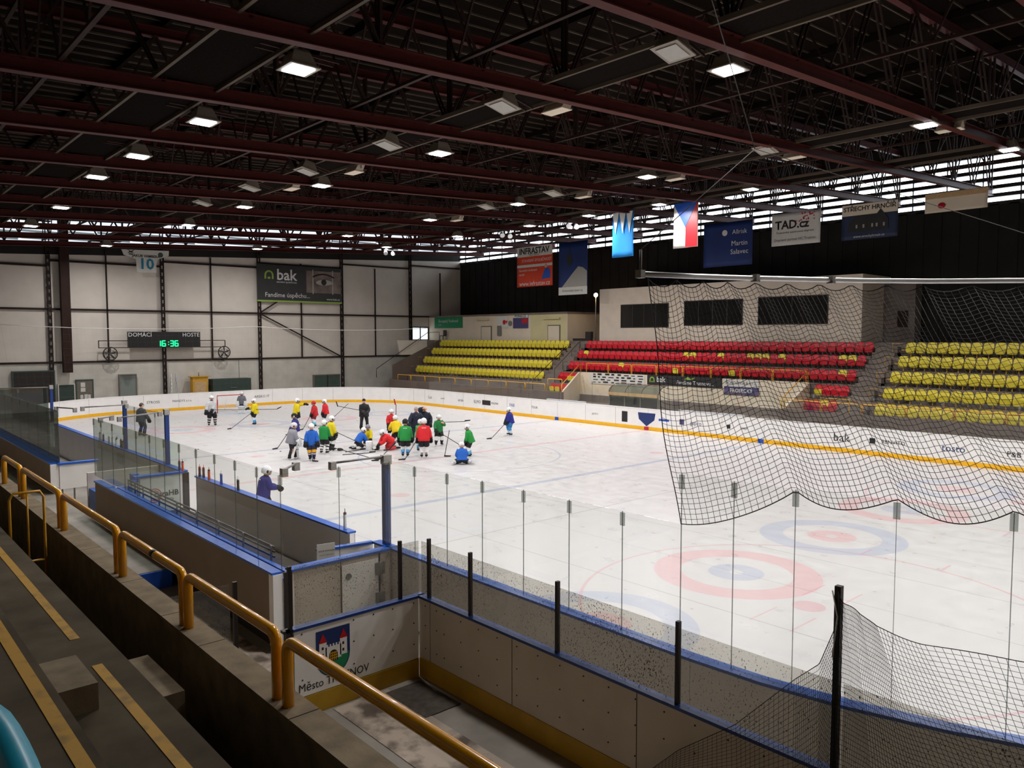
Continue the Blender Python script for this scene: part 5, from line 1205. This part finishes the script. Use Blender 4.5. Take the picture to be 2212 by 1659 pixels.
def person(x, y, H, face, label, jersey, pants='#17171a', socks=('#e2e2e2',), helmet='#eceff0', skate='#17171a', glv='#18181a', lean=.1, feet=((0, .1), (0, -.1)), LH=(.12, .17, .50), RH=(.12, -.17, .50),
           crouch=0., kneel=None, headyaw=0., headpitch=.15, cap=None, longp=False, goalie=False, cage=True, back=True, bare=(), group='hockey players on the ice', lift=0., kid=True, zip_=False):
    h = H - .07; root = thing('person', label, 'person', (x, y, 0), math.radians(face), group)
    def Q(p): return V(p) * h
    sk = .075 if kneel is None else 0
    hz = .49 - crouch
    if kneel == 'knees': hz = .25
    if kneel == 'splay': hz = .13
    hip = V((-.02, 0, hz)) * h + V((0, 0, sk if kneel is None else .02))
    d = V((math.sin(lean), 0, math.cos(lean))); fw = V((math.cos(lean), 0, -math.sin(lean)))
    def T(t, o=0., s=0.): return hip + d * t * h + fw * o * h + V((0, s * h, 0))
    legs = []
    for i, sg in enumerate((1, -1)):
        hp = hip + V((0, sg * .055 * h, -.02 * h))
        if kneel == 'knees':
            kn = V((.1 * h, sg * .09 * h, .065 * h)); an = V((-.13 * h, sg * .1 * h, .07 * h))
        elif kneel == 'splay':
            kn = V((.12 * h, sg * .17 * h, .07 * h)); an = V((-.06 * h, sg * .25 * h, .06 * h))
        else:
            f = feet[i]; an = V((f[0] * h, f[1] * h, .045 * h + sk + (f[2] * h if len(f) > 2 else 0))); kn, an = ik(hp, an, .225 * h, .225 * h, (1, sg * .15, 0))
        legs.append((hp, kn, an, sg))
    arms = []
    for hand, sg in ((LH, 1), (RH, -1)):
        sh = T(.285, 0, sg * .105); ha = V(hand) * h + V((0, 0, sk)); el, ha = ik(sh, ha, .165 * h, .15 * h, (-.6, sg * .5, -.5)); arms.append((sh, el, ha, sg))
    hc = T(.335) + V((.012 * h, 0, .085 * h)); hr = (.077 if kid else .065) * h
    rot = Matrix.Rotation(headyaw, 3, 'Z') @ Matrix.Rotation(headpitch, 3, 'Y')
    def HP(p): return hc + rot @ (V(p) * hr)
    # body: one continuous surface
    b = MB()
    b.tube([T(-.03), T(.1), T(.2), T(.28), T(.32)], [(.075 * h, .10 * h), (.065 * h, .095 * h), (.07 * h, .11 * h), (.055 * h, .09 * h), (.035 * h, .045 * h)], 12, side=(1, 0, 0))
    b.tube([T(.29), T(.35), hc - V((0, 0, hr * .5))], .036 * h, 10)
    for hp, kn, an, sg in legs: q = smooth3(hp, kn, an); b.tube(q, radii([.06 * h, .045 * h, .032 * h], len(q)), 10)
    for sh, el, ha, sg in arms: q = smooth3(sh, el, ha); b.tube(q, radii([.04 * h, .032 * h, .022 * h], len(q)), 8)
    b.ball(hc, (hr * .92, hr * .8, hr * 1.12), 14, 10, rot=rot)
    b.ball(HP((.62, 0, -.45)), (hr * .42, hr * .5, hr * .5), 8, 6, rot=rot)
    b.ball(HP((.98, 0, -.1)), (hr * .2, hr * .14, hr * .24), 8, 6)
    for sg in (1, -1): b.ball(HP((0, sg * .84, -.1)), (hr * .2, hr * .12, hr * .28), 8, 6)
    for k, (sh, el, ha, sg) in enumerate(arms):
        if k in bare: glove(b, ha, (ha - el), h * .85, sg)
    o = b.build('body', M['skin'], root); rm = o.modifiers.new('fuse', 'REMESH'); rm.mode = 'VOXEL'; rm.voxel_size = .02; rm.use_smooth_shade = True
    b = MB()
    for sg in (1, -1): b.ball(HP((.86, sg * .32, .08)), hr * .12, 6, 4)
    b.build('eyes', M['eye'], root)
    b = MB(); b.ball(HP((.98, 0, -.52)), (hr * .08, hr * .25, hr * .06), 6, 4, rot=rot); b.build('mouth', M['lips'], root)
    # jersey
    J = jm(jersey, 'jersey'); k = 1.16 if goalie else 1.0
    b = MB(); hem = -.085 if not kneel else -.03
    prof_ = [(hem, .150, .118), (hem + .004, .156, .124), (.0, .152, .118), (.1, .148, .112), (.2, .152, .112), (.265, .142, .10), (.305, .105, .078), (.33, .05, .05)]
    rings = []
    for tt, w, dp in prof_: rings.append([T(tt) + fw * math.cos(2 * PI * j / 16) * dp * k * h * (1.12 if math.cos(2 * PI * j / 16) < 0 else 1) + V((0, math.sin(2 * PI * j / 16) * w * k * h, 0)) for j in range(16)])
    b.loft(rings)
    for sh, el, ha, sg in arms:
        q = smooth3(sh + V((0, -sg * .02 * h, 0)), el, el.lerp(ha, .85)); b.tube(q, radii([.066 * h * k, .063 * h * k, .055 * h * k, .056 * h], len(q)), 10)
    b.build('jacket' if longp else 'jersey', J, root)
    if back and not longp:
        for tt, nm in ((.25, .11), (-.03, .12)):
            b = MB(); c = T(tt, -.113 * k - (.0 if tt > .1 else .008)); b.obox(c - V((0, nm / 2 * h, 0)), V((0, nm * h, 0)), d * .016 * h, fw * .008 * h); b.build('back_print', M['wtext'], root)
    if zip_:
        b = MB(); b.beam(T(.0, .108), T(.27, .095), .02 * h, .01, up=(1, 0, 0)); b.build('zip', M['wtext'], root)
    b = MB(); b.tube([T(.315), T(.345)], [.052 * h, .046 * h], 10); b.build('collar', M['black'], root)
    # pants
    Pm = jm(pants, 'pants'); b = MB()
    if not longp:
        rings = [[T(tt) + V((math.cos(2 * PI * j / 14) * dp * h, math.sin(2 * PI * j / 14) * w * h, 0)) for j in range(14)] for tt, w, dp in ((.03, .12, .09), (-.03, .125, .098), (-.07, .115, .09))]
        b.loft(rings)
        for hp, kn, an, sg in legs: q = [hp, hp.lerp(kn, .5), hp.lerp(kn, .95)]; b.tube(q, [.084 * h, .082 * h, .079 * h], 12)
        b.build('shorts', Pm, root)
    else:
        b.loft([[T(tt) + V((math.cos(2 * PI * j / 14) * dp * h, math.sin(2 * PI * j / 14) * w * h, 0)) for j in range(14)] for tt, w, dp in ((.03, .10, .08), (-.05, .105, .08))])
        for hp, kn, an, sg in legs: q = smooth3(hp, kn, an); b.tube(q, radii([.07 * h, .052 * h, .046 * h, .052 * h], len(q)), 12)
        b.build('trousers', Pm, root)
    # socks
    if not longp and not goalie:
        for hp, kn, an, sg in legs:
            q = [kn.lerp(hp, .12)] + [kn.lerp(an, f / 8) for f in range(0, 9)]; r = [.056, .066, .065, .060, .058, .056, .054, .050, .046, .042]
            ms = [i % len(socks) if len(socks) != 2 else (0 if i < 5 else 1) for i in range(len(q))]
            b = MB(); b.tube(q, [v * h for v in r], 10, mats=ms); b.build('sock', [jm(c, 'sock') for c in socks], root)
    if goalie:
        for hp, kn, an, sg in legs:
            u = V((.09 * h, 0, 0)); top = kn.lerp(hp, .35) + u; bot = an + V((.07 * h, 0, -.06 * h)); w = .085 * h
            b = MB()
            for f0, f1 in ((0, .3), (.31, .6), (.61, 1.)):
                a_, c_ = top.lerp(bot, f0), top.lerp(bot, f1); b.obox(a_ + V((-.03 * h, -w, 0)), V((.06 * h, 0, 0)), V((0, 2 * w, 0)), c_ - a_)
            b.build('leg_pad', M['icew'], root)
            b = MB(); a_ = top.lerp(bot, .3); b.obox(a_ + V((-.035 * h, -w, -.01)), V((.07 * h, 0, 0)), V((0, 2 * w, 0)), V((0, 0, -.012 * h))); b.tube([kn + V((-.03 * h, 0, 0)), an], [.05 * h, .04 * h], 8); b.build('pad_strap', M['black'], root)
    # skates
    for hp, kn, an, sg in legs:
        if kneel: dr = V((-1, sg * .15, -.05)).normalized() if kneel == 'knees' else V((-.75, sg * .6, 0)).normalized(); up = V((0, sg * .3, 1))
        else: dr = V((1, sg * .18, 0)).normalized(); up = V((0, 0, 1))
        t = an
        s = MB(); f0 = t - up * .03 * h
        if kneel: s.tube([t, t + dr * .10 * h, t + dr * .16 * h], [.036 * h, .032 * h, .018 * h], 10)
        else:
            s.tube([t + up * .05 * h, t, t - up * .025 * h], [.04 * h, .037 * h, .03 * h], 10)
            s.tube([f0 - dr * .045 * h, f0, f0 + dr * .06 * h, f0 + dr * .10 * h], [(.025 * h, .028 * h), (.032 * h, .033 * h), (.024 * h, .032 * h), (.014 * h, .022 * h)], 10)
        so = s.build('skate', jm(skate, 'skate'), root)
        s = MB()
        if kneel: c = t + dr * .05 * h; s.obox(c - dr * .05 * h + up * .03 * h, dr * .15 * h, V((0, .008, 0)), up * .03 * h)
        else:
            z0 = f0 - up * .03 * h; zb = V((z0.x, z0.y, (f[2] * h if False else 0) + z0.z - .055))
            s.obox(z0 - dr * .05 * h - V((0, .004, 0)) - up * .058, dr * .16 * h, V((0, .008, 0)), up * .02)
            for q in (-.03, .05): s.obox(z0 + dr * q * h - V((0, .008, 0)) - up * .045, dr * .03 * h, V((0, .016, 0)), up * .055)
        s.build('skate_blade', M['icew'], so)
    # gloves
    for k2, (sh, el, ha, sg) in enumerate(arms):
        if k2 in bare: continue
        g = MB(); glove(g, ha, (ha - el), h * (1.5 if goalie else 1.15), sg)
        if goalie: g.obox(ha + V((.03 * h, -.07 * h, -.12 * h)), V((.03 * h, 0, 0)), V((0, .14 * h, 0)), V((0, 0, .2 * h)))
        g.build('glove', M['icew'] if goalie else jm(glv, 'glove'), root)
    # head gear
    if cap:
        b = MB(); rings = []
        for i in range(7):
            a = i / 6 * PI / 2; rings.append([HP((math.cos(a) * 1.0 * math.cos(2 * PI * j / 14), math.cos(a) * .88 * math.sin(2 * PI * j / 14), .18 + math.sin(a) * 1.02)) for j in range(14)])
        b.loft(rings)
        if cap[1]: b.obox(HP((.75, -.5, .2)), rot @ V((.75 * hr, 0, -.05 * hr)), rot @ V((0, 1.0 * hr, 0)), rot @ V((0, 0, .1 * hr)))
        b.build('cap', jm(cap[0], 'cap'), root)
        b = MB(); b.ball(HP((-.25, 0, -.05)), (hr * .78, hr * .86, hr * .75), 10, 8, rot=rot); b.build('hair', M['hair'], root)
    else:
        b = MB(); rings = []
        for i in range(9):
            a = -.35 + i / 8 * (PI / 2 + .35); zc = math.sin(a); w = max(math.cos(a), .05)
            rings.append([HP((w * 1.22 * math.cos(2 * PI * j / 16) - .06, w * 1.06 * math.sin(2 * PI * j / 16), .22 + zc * 1.12 if i else (.1 if math.cos(2 * PI * j / 16) > .3 else -.55))) for j in range(16)])
        b.loft(rings); ho = b.build('helmet', jm(helmet, 'helmet'), root)
        b = MB()
        for sg in (1, -1): b.ball(HP((-.02, sg * 1.0, -.05)), (hr * .28, hr * .12, hr * .4), 8, 6, rot=rot)
        for q in (-.35, .1): b.obox(HP((q, -.5, 1.16)), rot @ V((.14 * hr, 0, 0)), rot @ V((0, 1. * hr, 0)), rot @ V((0, 0, .06 * hr)))
        b.build('helmet_trim', M['black'] if helmet != '#18181b' else M['icew'], ho)
        if cage:
            b = MB()
            for zz in (.0, -.3, -.6, -.85):
                w = .95 if zz > -.7 else .7; b.tube([HP((1.15 * math.cos(a) * (1 if zz > -.7 else .9) + .05, w * math.sin(a), zz)) for a in [math.radians(-80 + 20 * i) for i in range(9)]], hr * .035, 3, cap=False)
            for a in (-50, -25, 0, 25, 50):
                a = math.radians(a); b.tube([HP((1.18 * math.cos(a) + .05, .95 * math.sin(a), .15)), HP((1.18 * math.cos(a) + .05, .95 * math.sin(a), -.4)), HP((.95 * math.cos(a) + .05, .7 * math.sin(a), -.88))], hr * .035, 3, cap=False)
            b.build('face_cage', M['grey'], root)
    def W(p): q = root.matrix_world; return V((x, y, 0)) + Matrix.Rotation(math.radians(face), 3, 'Z') @ V(p)
    return dict(root=root, hands=[W(arms[0][2]), W(arms[1][2])], h=h)
G_ = 'hockey players on the ice'
def hold(pr, heel, bdir, lab, hand=1, ext=.12, **k):
    """stick from a hand to the heel point on the ice (or in the air)"""
    a = pr['hands'][hand]; hl = V(heel); dr = (hl - a).normalized(); butt = a - dr * ext
    return stick(butt, hl, bdir, lab, **k)
R1 = V((-.67, -.74, 0)); L1 = -R1; TOC = V((-.74, .67, 0))        # picture right, picture left, towards the camera
Y_, R_c, G_c, B_, N_, W_, GY_ = '#e2cc10', '#d41f2a', '#168a3c', '#1c62c4', '#232478', '#c3c4c6', '#8f8f98'
far1 = person(24.80, -.33, 1.5, 150, 'goalie in grey jersey and white leg pads in front of the far goal', '#6c6e78', goalie=True, lean=.15, LH=(.15, .2, .42), RH=(.15, -.2, .42), cage=True, back=False)
p1 = person(18.72, 4.05, 1.83, 170, 'tall player in pale grey jersey, black shorts and white helmet, standing far left', '#c6c8ca', socks=('#1a1a1c', '#1a1a1c', '#e8e8e8'), feet=((0, .1), (0, -.1)), LH=(.14, -.02, .47), RH=(.1, -.2, .46), kid=False, back=False)
stick(p1['hands'][0] + V((.1, .1, 0)), (16.6, .9, .95), (-.9, -.8, .6), 'dark stick held level in front of the tall pale grey player', bc='dark')
p2 = person(17.46, 1.95, 1.58, 62, 'yellow jersey player pointing to the left towards the grey player', Y_, socks=('#dfe6ee', '#4c9ad4'), RH=(.24, -.1, .62), LH=(.1, .16, .45), back=False)
p2 = p2; hold(p2, (16.3, 3.9, .02), (-.5, 1, 0), 'long stick reaching down left from the pointing yellow player', 0)
p3 = person(15.08, .4, 1.66, -110, 'yellow jersey player stretching an arm to the right over a red helmet', Y_, socks=('#e2e2e2', '#e2e2e2'), LH=(.28, -.05, .78), RH=(.05, -.17, .46), back=False)
p4 = person(14.17, -.25, 1.52, 80, 'red jersey player with a red helmet', '#c21d26', pants='#7d1d26', helmet='#cf2a2a', socks=('#dfe6ee', '#79c0dc'), LH=(.16, .08, .47), RH=(.14, -.02, .42), back=False)
hold(p4, (13.2, 1.0, .02), (-.3, 1, 0), 'stick angled to the left from the player with red helmet', 0)
p5 = person(14.35, -1.05, 1.57, 55, 'red jersey player with white helmet turned away, next to the red helmet', R_c, socks=('#e2e2e2', '#6d7fa8'), LH=(.1, .15, .45), RH=(.1, -.13, .5))
stick((13.6, -2.2, 1.3), (12.9, .0, .02), (-.4, .8, 0), 'stick crossing behind the far red player with white helmet')
p6 = person(7.74, 4.15, 1.57, 60, 'player in navy jersey and black helmet behind the grey goalie', N_, helmet='#18181b', pants='#20213c', socks=('#ececec', '#20213c'), LH=(.15, .12, .47), RH=(.1, -.17, .45), back=False)
hold(p6, (7.1, 5.4, .02), (-.3, 1, 0), 'stick to the left of the navy player with black helmet', 0)
p7 = person(3.85, 6.21, 1.6, -118, 'young goalie in loose grey jersey with striped white pads, nearest of the left group', GY_, goalie=True, lean=.2, LH=(.16, .15, .5), RH=(.18, -.12, .45), feet=((.08, .12), (-.08, -.1)), cage=False, back=False, helmet='#dcdcdc')
stick((3.5, 5.6, .75), (2.6, 5.9, .02), (-.7, -.3, 0), 'short dark goalie stick resting on the ice by the grey goalie', bc='dark')
p8 = person(2.94, 5.76, 1.6, 150, 'player in bright blue jersey and navy shorts with yellow knee socks, facing the camera', B_, pants='#1c2547', socks=('#e9a81c', '#e9a81c', '#e9a81c', '#1e2358', '#dcdcdc', '#1e2358', '#1e2358', '#1e2358', '#1e2358', '#1e2358'), LH=(.08, .17, .44), RH=(.08, -.17, .44), feet=((0, .055), (-.05, -.05)), cage=False, back=False)
stick((4.3, 6.3, 1.05), (1.3, 3.6, .02), (-.6, -.6, 0), 'long stick sloping down right in front of the blue player')
p9 = person(4.3, 4.45, 1.54, -60, 'green jersey player with black shorts behind the blue player', G_c, socks=('#ececec', '#1b1b1e', '#ececec'), LH=(.1, .15, .44), RH=(.12, -.15, .44), back=False)
p10 = person(5.0, 3.7, 1.62, -100, 'yellow jersey player half hidden behind the green player of the left group', Y_, socks=('#ececec', '#1b1b1e'), LH=(.2, .1, .45), RH=(.1, -.15, .45), back=False)
hold(p10, (3.6, 2.2, .02), (.2, -1, 0), 'stick reaching to the right from the half hidden yellow player', 0)
p11 = person(10.64, -1.48, 1.84, 152, 'coach all in black with black knit cap standing alone in the middle distance', '#131315', pants='#131315', longp=True, cap=('#131315', False), LH=(.16, .1, .56), RH=(.16, -.03, .58), kid=False, lean=.02, glv='#2a2a2c')
stick(p11['hands'][0] + V((0, -.1, 0)), p11['hands'][1] + V((.75, 1.15, .18)) + V((0, .0, .15)), (.1, .3, 1), 'stick held up to the left by the coach in black', bc='dark')
p12 = person(4.44, 2.58, 1.5, -100, 'kneeling player in bright blue jersey left of the white bucket', B_, kneel='knees', lean=.6, LH=(.34, .05, .12), RH=(.34, -.1, .12), headpitch=.5, back=False)
p13 = person(5.3, 1.55, 1.5, 150, 'crouching player in yellow jersey with grey helmet behind the white bucket', Y_, kneel='knees', lean=.5, helmet='#8d9096', LH=(.3, .08, .15), RH=(.3, -.08, .15), back=False)
p14 = person(3.35, 1.5, 1.6, 75, 'kneeling player in red jersey and red socks leaning over the white bucket', '#da2024', pants='#b31c24', kneel='knees', lean=.95, socks=('#d9434a',), LH=(.38, .08, .2), RH=(.36, -.1, .14), headpitch=.4, back=False)
b = MB(); b.tube([(3.87, 2.35, 0), (3.87, 2.35, .02), (3.87, 2.35, .42), (3.87, 2.35, .44)], [.15, .165, .17, .155], 18); tag(b.build('bucket', M['icew']), 'white plastic bucket between the kneeling players', 'bucket')
p15 = person(16.33, 8.68, 1.83, -70, 'man in dark jacket and cap on skates seen through the glass at left', '#3d4145', pants='#2e3136', longp=True, cap=('#54504a', True), LH=(.2, .08, .56), RH=(.12, -.15, .5), kid=False, lean=.05)
p16 = person(-6.2, 11.98, 1.62, -100, 'player in navy jersey and white helmet right behind the bench boards, nearest person', N_, pants='#1c1c24', LH=(.22, .06, .58), RH=(.2, -.08, .60), lean=.15, socks=('#1c1c24',))
p17 = person(6.28, -.46, 1.58, 150, 'red jersey player facing the camera behind the bending yellow player', R_c, LH=(.15, .12, .5), RH=(.15, -.12, .5), cage=False, back=False)
p18 = person(3.74, .91, 1.6, -20, 'yellow jersey player bending forward with black shorts, back to the camera', '#e6c90c', lean=.55, LH=(.25, .16, .5), RH=(.2, -.16, .45), socks=('#ececec', '#17171a'), back=False)
stick((3.1, .9, .7), (3.0, 1.85, .05), (0, 1, 0), 'stick held low beside the bending yellow player', bc='dark')
p19 = person(1.09, 2.21, 1.68, -38, 'green jersey player with black helmet seen from behind', '#1f9440', helmet='#18181b', socks=('#ececec', '#5aa6de'), LH=(.08, .18, .42), RH=(.08, -.17, .43), feet=((0, .07), (0, -.06)))
hold(p19, (.9, 3.75, .02), (.3, 1, 0), 'stick sloping down left from the green player with black helmet', 0)
p20 = person(4.31, -.62, 1.87, 150, 'coach in navy tracksuit with striped knit cap holding a stick upright', '#1c2138', pants='#1a1e33', longp=True, cap=('#a8a8b0', False), LH=(.1, .16, .55), RH=(.16, -.22, .5), kid=False, zip_=True)
stick((4.75, .3, .55), (4.72, .28, 1.98), (.1, .2, 1), 'stick held upright at the left of the navy coach', bc='red')
p21 = person(4.79, -1.5, 1.8, 140, 'second adult in navy jacket with a hand raised to a pale cap', '#1d2033', pants='#1a1e33', longp=True, cap=('#c9aeb2', False), LH=(.08, .17, .5), RH=(.17, -.02, .93), kid=False, bare=(1,))
stick((4.3, -1.95, .95), (3.4, -3.0, 1.0), (-.5, -.6, .1), 'stick pointing right from the second navy coach', bc='dark')
p22 = person(1.9, .85, 1.5, -60, 'green jersey player squeezed between two others, light blue socks', '#1f9440', socks=('#c9d8e6', '#4f93bd'), feet=((.02, .08), (-.2, -.1, .03)), LH=(.15, .1, .5), RH=(.15, -.1, .5))
p23 = person(.33, 1.75, 1.74, -35, 'red jersey player seen from behind at the right of the huddle', '#dd2029', socks=('#ececec',), LH=(.08, .17, .42), RH=(.08, -.18, .44), feet=((0, .06), (0, -.06)))
hold(p23, (.35, 2.75, .02), (.3, .9, 0), 'stick going down left between the green and red players', 0); stick((.0, .6, 1.15), (-.1, .95, .02), (-.4, -.4, 0), 'stick at the right hand of the red player seen from behind')
p24 = person(2.89, -.96, 1.52, 160, 'green jersey player with a bare hand raised to the chin', '#1d7c3e', socks=('#ececec', '#1b1b1e'), LH=(.1, .12, .72), RH=(.14, -.14, .5), bare=(0,), cage=False, back=False)
hold(p24, (1.9, -1.6, .02), (-.4, -.9, 0), 'stick with white blade in front of the green player with raised hand', 1, bc='icew')
p25 = person(3.41, -6.1, 1.52, 70, 'player in navy jersey and light blue socks alone at the right', '#232a8c', pants='#2f78b8', socks=('#3f8cc8', '#cfe0ee'), lean=.2, LH=(.16, .05, .45), RH=(.16, -.08, .48), headpitch=.4)
hold(p25, (3.0, -4.4, .02), (.1, 1, 0), 'stick on the ice left of the lone navy player', 0)
p26 = person(-.86, .12, 1.46, 45, 'green jersey player looking down beside the seated blue player', '#22953f', socks=('#ececec', '#63b2e2'), lean=.3, headpitch=.6, LH=(.14, .1, .42), RH=(.14, -.1, .42))
p27 = person(-2.14, 1.58, 1.5, -32, 'player in bright blue jersey sitting on the ice with legs folded out', B_, kneel='splay', lean=.25, LH=(.2, .1, .2), RH=(.2, -.1, .2), headpitch=.6, skate='#d8d8da', back=False)
for a, c, l in (((3.44, 4.0, .02), (3.09, 2.8, .02), 'stick lying on the ice in front of the kneeling players'), ((4.07, 3.5, .02), (4.2, 2.6, .02), 'stick lying beside the kneeling blue player')): stick(a, c, (-.2, -1, 0), l)
for x, y, l in ((5.05, 3.69, 'black rounded glove lying on the ice, left one'), (4.72, 3.44, 'black rounded glove lying on the ice, right one')):
    b = MB(); glove(b, V((x, y, .06)), V((.3, -1, 0)), 1.7, 1); tag(b.build('hockey_glove', M['puck']), l, 'glove', 'gloves on the ice')
rr = random.Random(8)
for i, (x, y) in enumerate(((6.3, 5.6), (17.1, -9.2), (9.5, 8.2))):
    b = MB(); b.tube([(x, y, 0), (x, y, .025)], .038, 12); tag(b.build('puck', M['puck']), ['puck on the ice left of the navy player', 'puck far back near the right corner', 'puck on the ice in front of the man in the dark jacket'][i], 'puck', 'pucks')

# bottles on the boards
def bottle(x, y, z, body, capm, lab, s=1.):
    t = thing('water_bottle', lab, 'bottle', (x, y, z), group='water bottles on the boards')
    b = MB(); b.tube([(0, 0, 0), (0, 0, .01), (0, 0, .09 * s), (0, 0, .11 * s), (0, 0, .2 * s), (0, 0, .22 * s)], [.036, .038, .036, .032, .037, .03], 14); b.build('bottle_body', M[body], t)
    b = MB(); b.tube([(0, 0, .22 * s), (0, 0, .245 * s), (0, 0, .26 * s)], [.034, .034, .012], 12); b.tube([(0, 0, .26 * s), (0, 0, .31 * s)], .007, 6); b.build('cap', M[capm], t)
    return t
bz = BH + .04
for (x, y, bd, cp, l, s) in ((-2.9, 13.22, 'navy', 'red', 'dark bottle at the foot of the blue post', 1), (-3.12, 13.2, 'orangeb', 'ktext', 'orange bottle beside the blue post', 1), (-4.42, 13.16, 'darkred', 'red', 'dark bottle with red cap at the left end of the bench boards', 1), (-4.62, 13.12, 'darkred', 'red', 'second dark bottle with red cap at the left end of the bench boards', 1),
    (-5.12, 13.15, 'orangeb', 'ktext', 'orange bottle with black cap on the bench boards', 1), (-5.97, 13.13, 'blue', 'wtext', 'blue bottle with white cap on the bench boards', 1.05), (-7.12, 13.13, 'ktext', 'wtext', 'black bottle with white cap on the bench boards', 1.05), (-12.72, 13.12, 'icew', 'darkred', 'white bottle with dark lettering near the right end of the bench boards', 1.2),
    (6.35, 13.15, 'lampoff', 'ktext', 'grey bottle with black cap, farthest left on the far bench boards', 1), (5.85, 13.15, 'navy', 'ktext', 'dark blue bottle on the far bench boards', .9), (5.05, 13.15, 'lampoff', 'wtext', 'grey bottle beneath the pane clamp', 1), (4.4, 13.2, 'icew', 'lampoff', 'pale bottle, left of a pair near the penalty box', 1.05), (4.2, 13.1, 'icew', 'ktext', 'pale bottle, right of a pair near the penalty box', 1), (3.9, 13.2, 'icew', 'ktext', 'white bottle with black spout near the far blue post', 1), (3.6, 13.12, 'dark', 'ktext', 'dark bottle near the far blue post', 1), (3.35, 13.12, 'lampoff', 'ktext', 'grey bottle closest to the far blue post', .9)):
    t = bottle(x, y, bz, bd, cp, l, s * 1.2)
    if x == -12.72:
        t2_ = t; text('PERA', (-.033, .0, .12), (0, 0, 1), (0, -1, 0), .06, M['ktext'], t2_, world=False)
# turquoise seat
t = TURQ
b = MB(); b.loft([[V((px, py, pz)) for px, py, pz in r] for r in TQ], smooth=True); b.build('backrest', M['turq'], t, world=True)
b = MB(); b.box((TQC[0] - .05, TQC[1] + .1, 3.3), (TQC[0] + .05, TQC[1] + .2, TQC[2])); b.build('bracket', M['dark'], t, world=True)

# ================================================================== CAMERA, WORLD, VIEW
cam = bpy.data.cameras.new('camera'); co = bpy.data.objects.new('camera', cam); COL.objects.link(co)
cam.sensor_fit = 'HORIZONTAL'; cam.sensor_width = 36; cam.lens = 36 * 1659.81537 / 2212; cam.clip_start = .05; cam.clip_end = 300
yaw, pitch, roll = .7341, .06197, -.0005
f = V((math.cos(yaw) * math.cos(pitch), -math.sin(yaw) * math.cos(pitch), -math.sin(pitch))); r = V((-math.sin(yaw), -math.cos(yaw), 0)); u = r.cross(f)
r2 = r * math.cos(roll) + u * math.sin(roll); u2 = -r * math.sin(roll) + u * math.cos(roll)
co.matrix_world = Matrix(((r2.x, u2.x, -f.x, -27.11871), (r2.y, u2.y, -f.y, 21.31178), (r2.z, u2.z, -f.z, 5.32434), (0, 0, 0, 1)))
SC.camera = co
w = bpy.data.worlds.new('world'); SC.world = w; w.use_nodes = True; bg = w.node_tree.nodes['Background']; bg.inputs[0].default_value = (.75, .85, 1, 1); bg.inputs[1].default_value = 1.
SC.view_settings.view_transform = 'Standard'; SC.view_settings.look = 'None'; SC.view_settings.exposure = EXPO; SC.view_settings.gamma = 1; SC.view_settings.use_curve_mapping = False
cy = SC.cycles; cy.max_bounces = 8; cy.diffuse_bounces = 4; cy.glossy_bounces = 3; cy.transmission_bounces = 4; cy.transparent_max_bounces = 40; cy.sample_clamp_indirect = 4; cy.caustics_reflective = False; cy.caustics_refractive = False
